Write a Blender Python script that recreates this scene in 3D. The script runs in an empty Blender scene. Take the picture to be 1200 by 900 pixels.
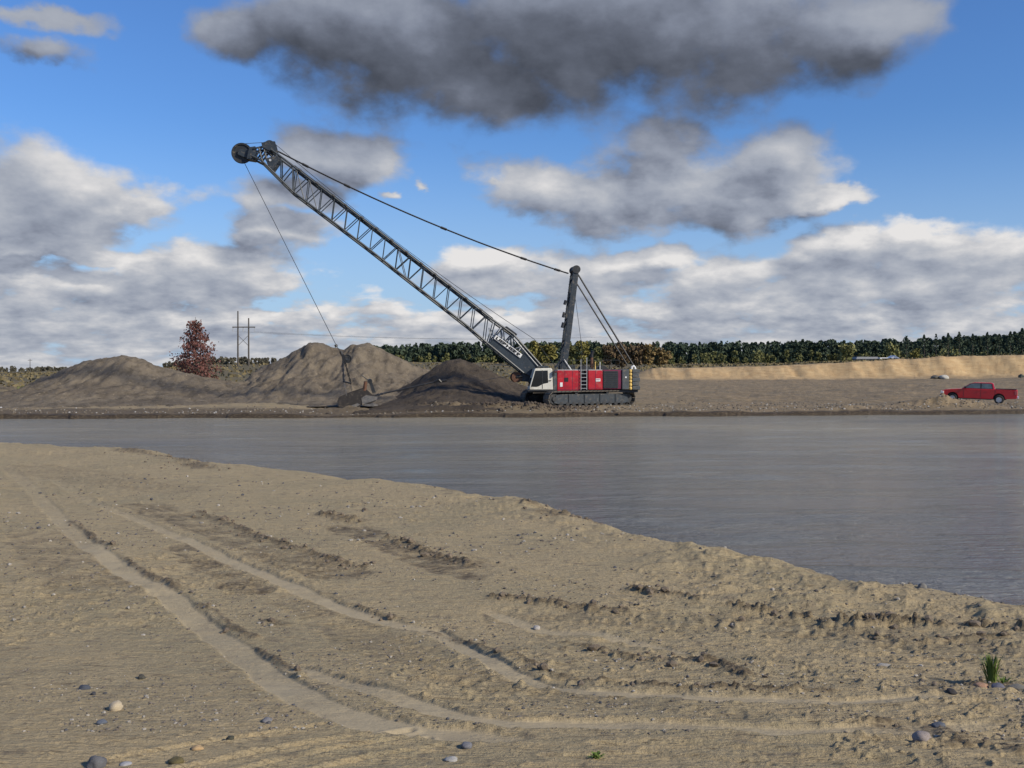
import bpy, bmesh, math, random
import numpy as np
from mathutils import Vector, Matrix, Euler
random.seed(7); R = math.radians
S = bpy.context.scene
COL = S.collection

# ------------------------------------------------------------------ camera
EYE, HZ, FPX = 3.9, 428.0, 1200.0        # eye height over the water, horizon row and focal length of the 1200x900 photograph
cd = bpy.data.cameras.new('camera'); cam = bpy.data.objects.new('camera', cd); COL.objects.link(cam)
cam.location = (0, 0, EYE); cam.rotation_euler = (R(90), 0, 0)
cd.sensor_width = 36; cd.lens = 36.0; cd.shift_y = -(450-HZ)/1200.0
cd.clip_start = 0.1; cd.clip_end = 20000
S.camera = cam
S.render.resolution_x = 1024; S.render.resolution_y = 768

# ------------------------------------------------------------------ light
SUN_EL, SUN_AZ = 31.0, 122.0               # azimuth clockwise from +Y (the view direction)
S.view_settings.view_transform = 'Standard'; S.view_settings.look = 'None'
S.view_settings.exposure = 0.04; S.view_settings.gamma = 1
sl = bpy.data.lights.new('sun', 'SUN'); sl.energy = 4.6; sl.angle = R(5.0); sl.color = (1.0, .90, .74)
sun = bpy.data.objects.new('sun', sl); COL.objects.link(sun)
sd = Vector((math.sin(R(SUN_AZ))*math.cos(R(SUN_EL)), math.cos(R(SUN_AZ))*math.cos(R(SUN_EL)), math.sin(R(SUN_EL))))
sun.rotation_euler = sd.to_track_quat('Z', 'Y').to_euler(); sun.location = (30, 0, 40)

# ------------------------------------------------------------------ node helper
class NT:
    def __init__(s, nt): s.nt = nt; s.n = nt.nodes; s.l = nt.links
    def node(s, t, **k):
        n = s.n.new(t)
        for a, v in k.items(): setattr(n, a, v)
        return n
    def inp(s, sock, v):
        if isinstance(v, bpy.types.NodeSocket): s.l.new(v, sock)
        elif v is not None: sock.default_value = v
    def m(s, op, a, b=None, c=None, clamp=False):
        n = s.node('ShaderNodeMath', operation=op); n.use_clamp = clamp
        s.inp(n.inputs[0], a); s.inp(n.inputs[1], b); s.inp(n.inputs[2], c); return n.outputs[0]
    def vm(s, op, a, b=None, c=None, out=0):
        n = s.node('ShaderNodeVectorMath', operation=op)
        s.inp(n.inputs[0], a); s.inp(n.inputs[1], b); s.inp(n.inputs[2], c); return n.outputs[out]
    def noise(s, v, scale, detail=5, rough=.55, dist=0, col=False):
        n = s.node('ShaderNodeTexNoise'); s.inp(n.inputs['Vector'], v)
        n.inputs['Scale'].default_value = scale; n.inputs['Detail'].default_value = detail
        n.inputs['Roughness'].default_value = rough; n.inputs['Distortion'].default_value = dist
        return n.outputs['Color' if col else 'Fac']
    def mr(s, v, a, b, c=0., d=1., smooth=False):
        n = s.node('ShaderNodeMapRange'); n.clamp = True
        if smooth: n.interpolation_type = 'SMOOTHSTEP'
        s.inp(n.inputs[0], v)
        for i, x in enumerate((a, b, c, d)): s.inp(n.inputs[i+1], x)
        return n.outputs[0]
    def mix(s, f, a, b, mode='MIX'):
        n = s.node('ShaderNodeMix', data_type='RGBA', blend_type=mode)
        s.inp(n.inputs[0], f); s.inp(n.inputs[6], a if not isinstance(a, tuple) else (*a[:3], 1)); s.inp(n.inputs[7], b if not isinstance(b, tuple) else (*b[:3], 1))
        return n.outputs[2]
    def comb(s, x, y, z=0.):
        n = s.node('ShaderNodeCombineXYZ'); s.inp(n.inputs[0], x); s.inp(n.inputs[1], y); s.inp(n.inputs[2], z); return n.outputs[0]
    def ramp(s, f, stops):
        n = s.node('ShaderNodeValToRGB'); s.inp(n.inputs[0], f); e = n.color_ramp.elements
        while len(e) < len(stops): e.new(.5)
        for i, (p, c) in enumerate(stops): e[i].position = p; e[i].color = (*c, 1)
        return n.outputs[0]

# ------------------------------------------------------------------ sky
W = bpy.data.worlds.new('World'); S.world = W; W.use_nodes = True
W.node_tree.nodes.clear(); w = NT(W.node_tree)
sky = w.node('ShaderNodeTexSky', sky_type='NISHITA'); sky.sun_disc = False
sky.sun_elevation = R(SUN_EL); sky.sun_rotation = R(SUN_AZ); sky.air_density = 1.2; sky.dust_density = 0.4; sky.ozone_density = 3.0

def pxdir(px, py):
    a = math.atan((px-600)/FPX); return a, math.atan((HZ-py)/FPX*math.cos(a))
CLOUDS = [  # px, py, rx, ry of the main cloud bodies, as directions
 (275,42,62,42),(400,30,110,72),(480,60,150,88),(565,98,108,70),(700,30,270,122),(860,45,205,92),(980,36,135,62),(1065,12,72,46),
 (640,222,84,42),(720,235,122,48),(785,192,70,62),(860,222,120,54),(905,185,58,48),(960,232,74,14),
 (70,240,130,58),(-10,225,110,58),(160,235,68,38),(90,290,130,18),
 (395,190,96,46),(330,230,76,34),(445,182,44,32),
 (495,218,20,11),(595,214,26,13),(450,235,30,10),
 (50,350,190,55),(250,318,130,45),(330,275,60,30),(170,395,280,30),(470,395,260,32),(585,318,95,36),
 (700,330,130,48),(755,300,60,22),(900,325,150,50),(970,292,95,36),(1060,285,70,32),(1150,310,140,52),(1000,380,320,36),(1230,330,140,62),(660,385,260,30),
 (20,20,150,18),(45,62,60,24)]
g = bpy.data.node_groups.new('cloud_field', 'ShaderNodeTree')
g.interface.new_socket('P', in_out='INPUT', socket_type='NodeSocketVector')
g.interface.new_socket('D', in_out='OUTPUT', socket_type='NodeSocketFloat')
n = NT(g); gi = n.node('NodeGroupInput'); go = n.node('NodeGroupOutput'); P = gi.outputs[0]
sep = n.node('ShaderNodeSeparateXYZ'); n.inp(sep.inputs[0], P)
az, el = sep.outputs[0], sep.outputs[1]
# finer, flatter texture toward the horizon, where the clouds are farther away
elw = n.m('POWER', n.m('MAXIMUM', n.m('ADD', el, .02), .0005), .62)
Q = n.comb(n.m('MULTIPLY', az, 1.0), n.m('MULTIPLY', elw, 1.35), .37)
Q2 = n.comb(n.m('MULTIPLY', az, n.m('ADD', 1., n.m('MULTIPLY', az, 0.))), n.m('MULTIPLY', elw, 1.6), 2.1)
lowm = n.mr(el, .14, .05)
wn = n.noise(Q, 9, 4, .5, col=True)
wn2 = n.noise(Q, 32, 5, .6, col=True)
Pw = n.vm('ADD', P, n.vm('MULTIPLY', n.vm('SUBTRACT', wn, (.5, .5, .5)), (.12, .060, 0)))
Pw = n.vm('ADD', Pw, n.vm('MULTIPLY', n.vm('SUBTRACT', wn2, (.5, .5, .5)), (.030, .020, 0)))
acc = None
for i, (px, py, rx, ry) in enumerate(CLOUDS):
    a, e = pxdir(px, py); sx, sy = rx/FPX, ry/FPX
    q = n.vm('MULTIPLY_ADD', Pw, (1/sx, 1/sy, 0), (-a/sx, -e/sy, 0))
    d = n.vm('LENGTH', q, out=1)
    if i >= len(CLOUDS)-2 or rx < 31: d = n.m('ADD', d, .30)
    acc = d if acc is None else n.m('SMOOTH_MIN', acc, d, .25)
blob = n.m('SUBTRACT', 1.0, acc)
f1 = n.noise(Q, 15, 9, .54); f1b = n.noise(Q2, 27, 8, .55)
f1 = n.m('ADD', n.m('MULTIPLY', f1, n.m('MULTIPLY_ADD', lowm, -.45, 1.)), n.m('MULTIPLY', f1b, n.m('MULTIPLY', lowm, .60)))
f1 = n.m('ADD', n.m('MULTIPLY', n.m('SUBTRACT', f1, .575), n.m('MULTIPLY_ADD', lowm, .5, 1.)), n.m('MULTIPLY_ADD', lowm, -.035, .575))
f2 = n.noise(Q, 5.0, 4, .5)
low = n.mr(el, .015, .125, .50, -.75)                      # broken layer low over the horizon
lay = n.m('ADD', low, n.m('MULTIPLY', n.m('SUBTRACT', f2, .5), 1.6))
blob = n.m('MAXIMUM', blob, lay)
aa = n.m('ABSOLUTE', az)
side = n.mr(n.m('MAXIMUM', n.m('SUBTRACT', aa, .56), n.m('SUBTRACT', el, .40)), 0, .15)
gen = n.m('MULTIPLY_ADD', n.m('SUBTRACT', n.noise(P, 3.2, 5, .5), .53), 3.2, 0)
blob = n.m('MAXIMUM', blob, n.m('SUBTRACT', gen, n.m('MULTIPLY_ADD', side, -1.6, 1.6)))
D = n.m('ADD', n.m('MINIMUM', n.m('MULTIPLY', blob, 1.35), n.m('MULTIPLY_ADD', lowm, -.52, .95)), n.m('MULTIPLY', n.m('SUBTRACT', f1, .54), 1.7))
n.inp(go.inputs[0], D)

tc = w.node('ShaderNodeTexCoord').outputs['Generated']
sp = w.node('ShaderNodeSeparateXYZ'); w.inp(sp.inputs[0], tc)
azw = w.m('ARCTAN2', sp.outputs[0], sp.outputs[1]); elw_ = w.m('ARCSINE', sp.outputs[2])
Pd = w.comb(azw, elw_, 0)
def dens(v):
    k = w.node('ShaderNodeGroup'); k.node_tree = g; w.inp(k.inputs[0], v); return k.outputs[0]
D0 = dens(Pd)
off = w.m('MULTIPLY_ADD', w.m('MAXIMUM', elw_, 0), .12, .008)
D1 = dens(w.vm('ADD', Pd, w.comb(w.m('MULTIPLY', off, .8), off, 0)))
hi = w.mr(elw_, .07, .25)                                    # high clouds are seen from below, so we see their thick grey bases
alpha = w.mr(D0, w.m('MULTIPLY_ADD', hi, -.10, -.03), w.m('MULTIPLY_ADD', hi, .30, .36), 0, 1, True)
thick = w.mr(D1, -.30, 1.15)
slope = w.m('MULTIPLY', w.m('SUBTRACT', D0, D1), w.m('MULTIPLY_ADD', hi, -.30, .45))
qq = w.comb(azw, w.m('MULTIPLY', elw_, 2.2), .8)
puff = w.m('MULTIPLY', w.m('SUBTRACT', w.noise(qq, 17, 8, .58), .5), w.m('MULTIPLY_ADD', hi, -.45, .75))
shade = w.m('ADD', w.m('ADD', w.m('SUBTRACT', w.m('MULTIPLY', thick, w.m('MULTIPLY_ADD', hi, .0, .42)), slope), w.m('MULTIPLY_ADD', hi, .42, w.mr(elw_, .17, .25, -.02, .22))), puff)
ccol = w.ramp(w.m('MULTIPLY_ADD', shade, .74, .17), [(0, (.94,.92,.91)), (.13, (.76,.76,.78)), (.24, (.61,.63,.68)), (.36, (.49,.525,.60)), (.50, (.375,.415,.505)), (.64, (.262,.295,.378)), (.80, (.155,.176,.230)), (1, (.080,.092,.122))])
base = w.mix(1.0, sky.outputs[0], (.54,.82,1.28), 'MULTIPLY')
hz = w.mr(elw_, 0, .24, .60, .0, True)
base = w.mix(hz, base, (4.4, 5.8, 8.2))
skyc = w.mix(alpha, base, w.vm('SCALE', ccol, None, None))
skyc = w.mix(w.mr(elw_, -.006, -.03, 0, 1), skyc, (2.0, 1.85, 1.6))
for nn in w.n:
    if nn.type == 'VECT_MATH' and nn.operation == 'SCALE': nn.inputs['Scale'].default_value = 8.2
bg = w.node('ShaderNodeBackground'); w.inp(bg.inputs[0], skyc); bg.inputs[1].default_value = .1
wo = w.node('ShaderNodeOutputWorld'); w.inp(wo.inputs[0], bg.outputs[0])
W.cycles.sampling_method = 'MANUAL'; W.cycles.sample_map_resolution = 512

# ------------------------------------------------------------------ materials
MATS = {}
def mat(name, col, rough=.6, metal=0., var=.15, scale=6., bump=0., col2=None, spec=None, dirt=0., dirtcol=(.20,.165,.12), bscale=None, coat=0., trans=0.):
    if name in MATS: return MATS[name]
    m = bpy.data.materials.new(name); m.use_nodes = True; k = NT(m.node_tree); b = k.n['Principled BSDF']
    P = k.node('ShaderNodeTexCoord').outputs['Object']
    f = k.noise(P, scale, 6, .6)
    c2 = col2 if col2 else tuple(min(1, x*(1+var)) for x in col); c1 = col if col2 else tuple(x*(1-var) for x in col)
    c = k.mix(k.mr(f, .35, .65), c1, c2)
    if dirt > 0:
        df = k.mr(k.noise(P, scale*.7+1.3, 8, .7), .62-dirt*.35, .78-dirt*.2)
        c = k.mix(k.m('MULTIPLY', df, .8), c, dirtcol)
        k.inp(b.inputs['Roughness'], k.m('MULTIPLY_ADD', df, .3, rough, clamp=True))
    else: b.inputs['Roughness'].default_value = rough
    k.inp(b.inputs['Base Color'], c); b.inputs['Metallic'].default_value = metal
    if spec is not None: b.inputs['Specular IOR Level'].default_value = spec
    if coat: b.inputs['Coat Weight'].default_value = coat; b.inputs['Coat Roughness'].default_value = .08
    if bump:
        bn = k.node('ShaderNodeBump'); bn.inputs['Strength'].default_value = bump; bn.inputs['Distance'].default_value = .05
        k.inp(bn.inputs['Height'], k.noise(P, bscale or scale*3, 8, .65)); k.inp(b.inputs['Normal'], bn.outputs[0])
    MATS[name] = m; return m

# ------------------------------------------------------------------ mesh helpers
class MB:
    def __init__(s): s.v = []; s.f = []
    def add(s, vs, fs):
        o = len(s.v); s.v += [tuple(v) for v in vs]; s.f += [tuple(o+i for i in f) for f in fs]; return s
    def box(s, x0, x1, y0, y1, z0, z1, M=None):
        vs = [Vector(c) for c in ((x0,y0,z0),(x1,y0,z0),(x1,y1,z0),(x0,y1,z0),(x0,y0,z1),(x1,y0,z1),(x1,y1,z1),(x0,y1,z1))]
        if M: vs = [M @ v for v in vs]
        return s.add(vs, [(0,3,2,1),(4,5,6,7),(0,1,5,4),(1,2,6,5),(2,3,7,6),(3,0,4,7)])
    def tube(s, p0, p1, r0, r1=None, n=6, caps=True):
        p0, p1 = Vector(p0), Vector(p1); r1 = r0 if r1 is None else r1
        d = (p1-p0); q = d.to_track_quat('Z', 'Y'); a = q @ Vector((1,0,0)); b = q @ Vector((0,1,0))
        vs = []
        for p, r in ((p0, r0), (p1, r1)):
            for i in range(n):
                t = 2*math.pi*i/n; vs.append(p + a*math.cos(t)*r + b*math.sin(t)*r)
        fs = [(i, (i+1)%n, n+(i+1)%n, n+i) for i in range(n)]
        if caps: fs += [tuple(range(n-1, -1, -1)), tuple(range(n, 2*n))]
        return s.add(vs, fs)
    def path(s, pts, r, n=5):
        for a, b in zip(pts[:-1], pts[1:]): s.tube(a, b, r, n=n)
        return s
    def prism(s, poly, y0, y1):       # polygon given as (x, z), extruded along y
        k = len(poly); ar = sum(poly[i][0]*poly[(i+1)%k][1]-poly[(i+1)%k][0]*poly[i][1] for i in range(k))
        if ar < 0: poly = poly[::-1]
        vs = [(x, y0, z) for x, z in poly] + [(x, y1, z) for x, z in poly]
        fs = [tuple(range(k)), tuple(range(2*k-1, k-1, -1))] + [(i, k+i, k+(i+1)%k, (i+1)%k) for i in range(k)]
        return s.add(vs, fs)
    def disc(s, c, r, w, n=20, axis='Y', prof=None):   # wheel: lathe profile [(radius, offset)] round an axis through c
        prof = prof or [(0,-w/2),(r*.96,-w/2),(r,-w/2*.8),(r,w/2*.8),(r*.96,w/2),(0,w/2)]
        c = Vector(c); vs = []; k = len(prof)
        for i in range(n):
            t = 2*math.pi*i/n; ct, st = math.cos(t), math.sin(t)
            for rr, o in prof:
                vs.append(c + (Vector((rr*ct, o, rr*st)) if axis == 'Y' else Vector((o, rr*ct, rr*st)) if axis == 'X' else Vector((rr*ct, rr*st, o))))
        fs = []
        for i in range(n):
            j = (i+1) % n
            for a in range(k-1): fs.append((i*k+a, i*k+a+1, j*k+a+1, j*k+a))
        return s.add(vs, fs)
    def mesh(s, name, m, smooth=False):
        me = bpy.data.meshes.new(name); me.from_pydata(s.v, [], s.f); me.validate(); me.update()
        bm = bmesh.new(); bm.from_mesh(me); bmesh.ops.recalc_face_normals(bm, faces=bm.faces); bm.to_mesh(me); bm.free()
        if m: me.materials.append(m)
        if smooth: me.polygons.foreach_set('use_smooth', [True]*len(me.polygons))
        return me
    def obj(s, name, m, parent=None, smooth=False, bevel=0, **k):
        o = bpy.data.objects.new(name, s.mesh(name, m, smooth)); COL.objects.link(o)
        if parent: o.parent = parent
        if bevel:
            b = o.modifiers.new('bevel', 'BEVEL'); b.width = bevel; b.segments = 2; b.limit_method = 'ANGLE'
        tag(o, **k); return o
def tag(o, label=None, cat=None, group=None, kind=None):
    if label: o['label'] = label
    if cat: o['category'] = cat
    if group: o['group'] = group
    if kind: o['kind'] = kind
    return o
def empty(name, loc=(0,0,0), rz=0., **k):
    o = bpy.data.objects.new(name, None); COL.objects.link(o); o.location = loc; o.rotation_euler = (0, 0, rz); o.empty_display_size = .3
    return tag(o, **k)
def inst(name, me, parent=None, loc=(0,0,0), rot=(0,0,0), sc=(1,1,1), **k):
    o = bpy.data.objects.new(name, me); COL.objects.link(o); o.location = loc; o.rotation_euler = rot; o.scale = sc
    if parent: o.parent = parent
    return tag(o, **k)
def np_mesh(name, V, F, m, smooth=True):
    me = bpy.data.meshes.new(name); F = np.asarray(F, dtype=np.int32); V = np.asarray(V, dtype=np.float32)
    k = F.shape[1]
    me.vertices.add(len(V)); me.vertices.foreach_set('co', V.ravel())
    me.loops.add(F.size); me.loops.foreach_set('vertex_index', F.ravel())
    me.polygons.add(len(F)); me.polygons.foreach_set('loop_start', np.arange(0, F.size, k, dtype=np.int32))
    me.update(calc_edges=True)
    me.polygons.foreach_set('use_smooth', np.full(len(F), smooth))
    if m: me.materials.append(m)
    return me
def attr(me, name, a):
    t = me.attributes.new(name, 'FLOAT', 'POINT'); t.data.foreach_set('value', np.asarray(a, dtype=np.float32).ravel())

# ------------------------------------------------------------------ numpy noise
def _h(ix, iy, s):
    with np.errstate(over='ignore'):
        k = (ix.astype(np.int64)*374761393 + iy.astype(np.int64)*668265263 + s*1442695041) & 0xFFFFFFFF
        k = ((k ^ (k >> 13))*1274126177) & 0xFFFFFFFF
        k = ((k ^ (k >> 16))*2246822519) & 0xFFFFFFFF
    return ((k ^ (k >> 15)) & 0xFFFFFF)/float(0xFFFFFF)
def vn(x, y, s=0):
    ix, iy = np.floor(x), np.floor(y); fx, fy = x-ix, y-iy
    fx = fx*fx*fx*(fx*(fx*6-15)+10); fy = fy*fy*fy*(fy*(fy*6-15)+10)
    a, b, c, d = _h(ix, iy, s), _h(ix+1, iy, s), _h(ix, iy+1, s), _h(ix+1, iy+1, s)
    return (a*(1-fx)+b*fx)*(1-fy)+(c*(1-fx)+d*fx)*fy-.5
def fbm(x, y, s=0, o=4, g=.5):
    r = 0.; a = 1.; f = 1.
    for i in range(o):
        cs, sn = math.cos(i*1.1+.4), math.sin(i*1.1+.4)
        r = r + a*vn((x*cs-y*sn)*f+17.3*i, (x*sn+y*cs)*f-9.1*i, s+i*31); a *= g; f *= 2.03
    return r
def sm(a, b, x):
    t = np.clip((x-a)/(b-a), 0, 1); return t*t*(3-2*t)
def polydist(X, Y, pts):           # distance to a polyline, and arc length along it
    best = np.full(X.shape, 1e9); arc = np.zeros(X.shape); L = 0.; sgn = np.zeros(X.shape)
    for (ax, ay), (bx, by) in zip(pts[:-1], pts[1:]):
        dx, dy = bx-ax, by-ay; l2 = dx*dx+dy*dy; l = math.sqrt(l2)
        t = np.clip(((X-ax)*dx+(Y-ay)*dy)/l2, 0, 1); d = np.hypot(X-ax-t*dx, Y-ay-t*dy)
        m = d < best; best = np.where(m, d, best); arc = np.where(m, L+t*l, arc)
        sgn = np.where(m, np.sign((X-ax)*dy-(Y-ay)*dx), sgn); L += l
    return best, arc, sgn, L

# ------------------------------------------------------------------ terrain
def near_base(Y):
    return .42 + .55*sm(14, 6.5, Y) + 1.35*sm(7, 1, Y)
def g2w(px, py):                    # the point of the near ground seen at a place in the photograph
    Y = 15.
    for _ in range(30): Y = .5*Y+.5*(EYE-near_base(np.float64(Y)))*FPX/(py-HZ)
    return ((px-600)/FPX*Y, float(Y))
SH = [(-260,516),(-80,518),(0,520),(70,523),(150,527),(205,532),(222,541),(300,549),(380,556),(450,565),(540,574),(575,584),(632,589),(662,603),(712,616),(760,632),(810,641),(862,647),(900,660),(950,668),(1012,685),(1060,684),(1112,692),(1155,703),(1200,709),(1300,712),(1500,724),(1800,745)]
SHW = [((p-600)/FPX*(EYE-.22)*FPX/(q-HZ), (EYE-.22)*FPX/(q-HZ)) for p, q in SH]
FAR_PX = np.array([-600,0,300,600,900,1200,1800.]); FAR_PY = np.array([492.5,491,490,489,487.3,485,482.])
def far_shore(X):
    # X along the bank at about 78 m
    px = X/78.*FPX+600
    return EYE*FPX/(np.interp(px, FAR_PX, FAR_PY)-HZ)

def W_(pts): return [g2w(*p) for p in pts]
RUTS = [  # smooth wheel ruts: polyline, half width, depth
 (W_([(5,545),(40,575),(75,615),(115,645),(150,670),(200,700),(235,730),(275,760),(320,795),(362,822),(430,846),(500,856),(580,862),(700,866)]), .20, .035),
 (W_([(60,560),(110,590),(165,610),(190,622),(225,635),(260,650),(310,672),(360,695),(410,715),(470,732),(505,738),(533,752),(567,771),(600,788),(640,801),(683,808),(733,810),(850,816),(1000,822),(1230,815)]), .15, .035),
 (W_([(322,778),(370,792),(420,805),(467,819),(510,831),(550,840),(600,846),(650,845),(760,846),(900,852),(1100,850),(1240,840)]), .15, .03),
 (W_([(560,712),(640,738),(700,742),(760,754),(830,768),(900,780),(1010,790)]), .12, .012),
]
GROOVES = [(W_(p), w_) for p, w_ in [
 ([(180,905),(300,880),(420,862),(480,852)], .035),([(230,915),(340,886),(450,868),(500,860)], .035),([(120,890),(250,868),(380,850)], .03),
 ([(300,920),(400,893),(520,872)], .035),([(0,660),(60,648),(110,642)], .05),([(0,700),(90,686),(190,682)], .03),
 ([(545,650),(600,668),(700,690)], .04),([(480,612),(560,604),(610,592)], .05),([(400,640),(470,628),(560,622)], .04),
 ([(700,870),(800,868),(960,880),(1100,900)], .05),([(640,885),(760,880),(900,895)], .04)]]
RIDGES = [  # thrown-up clods along the crawler prints: polyline, half width, height
 (W_([(232,600),(262,612),(300,627),(345,641),(385,652),(428,665)]), .10, .12),
 (W_([(455,630),(480,638),(510,650),(535,655),(556,663)]), .12, .17),
 (W_([(385,603),(400,607),(412,612)]), .28, .20),
 (W_([(578,700),(620,704),(680,712),(733,718)]), .10, .13),
 (W_([(742,692),(775,697),(800,700),(818,706)]), .10, .16),
 (W_([(862,712),(885,715),(915,719),(942,723)]), .13, .18),
 (W_([(968,727),(985,726),(1010,730),(1050,729),(1100,733),(1150,732),(1185,737),(1240,745)]), .15, .22),
 (W_([(1020,742),(1080,748),(1180,750)]), .07, .10),
 (W_([(663,753),(680,758),(700,765),(750,773),(800,776),(833,779),(873,793)]), .09, .10),
 (W_([(600,768),(633,784),(673,794),(733,800),(800,806),(880,808),(967,811)]), .07, .09),
 (W_([(82,612),(100,622),(115,634),(135,641)]), .08, .08),
 (W_([(148,655),(165,668),(190,678),(208,690)]), .08, .06),
 (W_([(235,708),(255,716),(272,735),(300,748)]), .07, .06),
 (W_([(300,760),(330,778),(355,790)]), .05, .05),
 (W_([(318,727),(332,732)]), .12, .10),
 (W_([(420,710),(450,722),(490,727)]), .06, .06),
 (W_([(505,738),(560,755),(600,772)]), .05, .05),
 (W_([(150,527),(200,533),(240,548)]), .5, .10),
 (W_([(620,590),(650,594),(700,612)]), .25, .16),
 (W_([(640,602),(655,606)]), .30, .14),
 (W_([(1040,846),(1100,850),(1130,860)]), .15, .05),
 (W_([(1120,872),(1160,868),(1200,880)]), .15, .08),
 (W_([(1090,808),(1150,800),(1220,812)]), .2, .05),
]
STRIPS = [  # crawler prints: start, end, half width, wetness, rib height
 (g2w(50,628), g2w(115,690), .75, .40, .010),
 (g2w(165,592), g2w(400,672), .55, .60, .020),
 (g2w(225,640), g2w(290,690), .40, .70, .018),
 (g2w(408,618), g2w(550,672), .50, .80, .022),
 (g2w(350,700), g2w(560,800), .45, .30, .026),
 (g2w(600,722), g2w(1000,735), .55, .25, .026),
 (g2w(850,725), g2w(1230,768), .45, .35, .026),
 (g2w(530,800), g2w(880,838), .22, .30, .018),
 (g2w(30,548), g2w(190,572), 1.2, .25, .02),
]
def far_table(X, Y):
    pxs = np.array([-900,-200,0,100,180,250,340,450,600,735,765,900,1000,1100,1200,1400,2200.])
    ys = np.array([60,90,130,200,206,213,260,330,420,600,1500,5000.])
    Z = np.array([
     [.55,.55,.7,1.6,1.6,1.7,1.7,1.5,1.2,0,-8,-40],
     [.55,.55,.7,1.6,1.6,1.7,1.7,1.5,1.2,0,-8,-40],
     [.55,.55,.7,1.5,1.5,1.6,1.6,1.4,1.0,0,-8,-40],
     [.55,.55,.8,1.7,1.7,1.8,2.0,1.6,1.2,0,-8,-40],
     [.55,.55,.8,2.2,2.2,2.4,3.0,2.6,1.6,0,-8,-40],
     [.55,.55,.8,2.6,2.7,3.0,4.1,3.6,2.0,0,-8,-40],
     [.55,.55,.8,2.6,2.7,3.0,4.1,3.8,2.6,0,-8,-40],
     [.55,.55,.8,2.0,2.1,2.2,3.0,4.4,5.0,3,-8,-40],
     [.55,.55,.8,1.7,1.8,1.9,2.8,4.2,5.0,3,-8,-40],
     [.55,.55,.8,1.1,1.2,1.6,2.2,3.4,4.4,3,-8,-40],
     [.55,.60,.8,1.0,1.5,3.2,3.4,3.8,4.4,3,-8,-40],
     [.55,.60,.8,1.0,1.5,3.7,3.9,4.2,4.6,3,-8,-40],
     [.55,.62,.8,1.1,1.6,4.5,4.6,4.8,5.2,4,-8,-40],
     [.55,.66,.9,1.3,2.0,5.6,5.7,5.9,6.2,5,-8,-40],
     [.55,.66,.9,1.5,2.2,6.0,6.1,6.6,7.4,6,-8,-40],
     [.55,.66,.9,1.5,2.2,6.4,6.5,7.0,8.0,6,-8,-40],
     [.55,.66,.9,1.5,2.2,6.4,6.5,7.0,8.0,6,-8,-40]])
    px = X/Y*FPX+600
    # small meander of the sand bank
    Yw = Y + np.where((Y > 150) & (Y < 300), 6*fbm(X/22, Y*0+3, 91, 4)+3.2*np.abs(fbm(X/5., Y*0+8, 97, 4)), 0)
    i = np.clip(np.searchsorted(pxs, px)-1, 0, len(pxs)-2); tx = np.clip((px-pxs[i])/(pxs[i+1]-pxs[i]), 0, 1)
    j = np.clip(np.searchsorted(ys, Yw)-1, 0, len(ys)-2); ty = np.clip((Yw-ys[j])/(ys[j+1]-ys[j]), 0, 1)
    z = (Z[i,j]*(1-tx)+Z[i+1,j]*tx)*(1-ty)+(Z[i,j+1]*(1-tx)+Z[i+1,j+1]*tx)*ty
    return z, px, Yw

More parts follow.
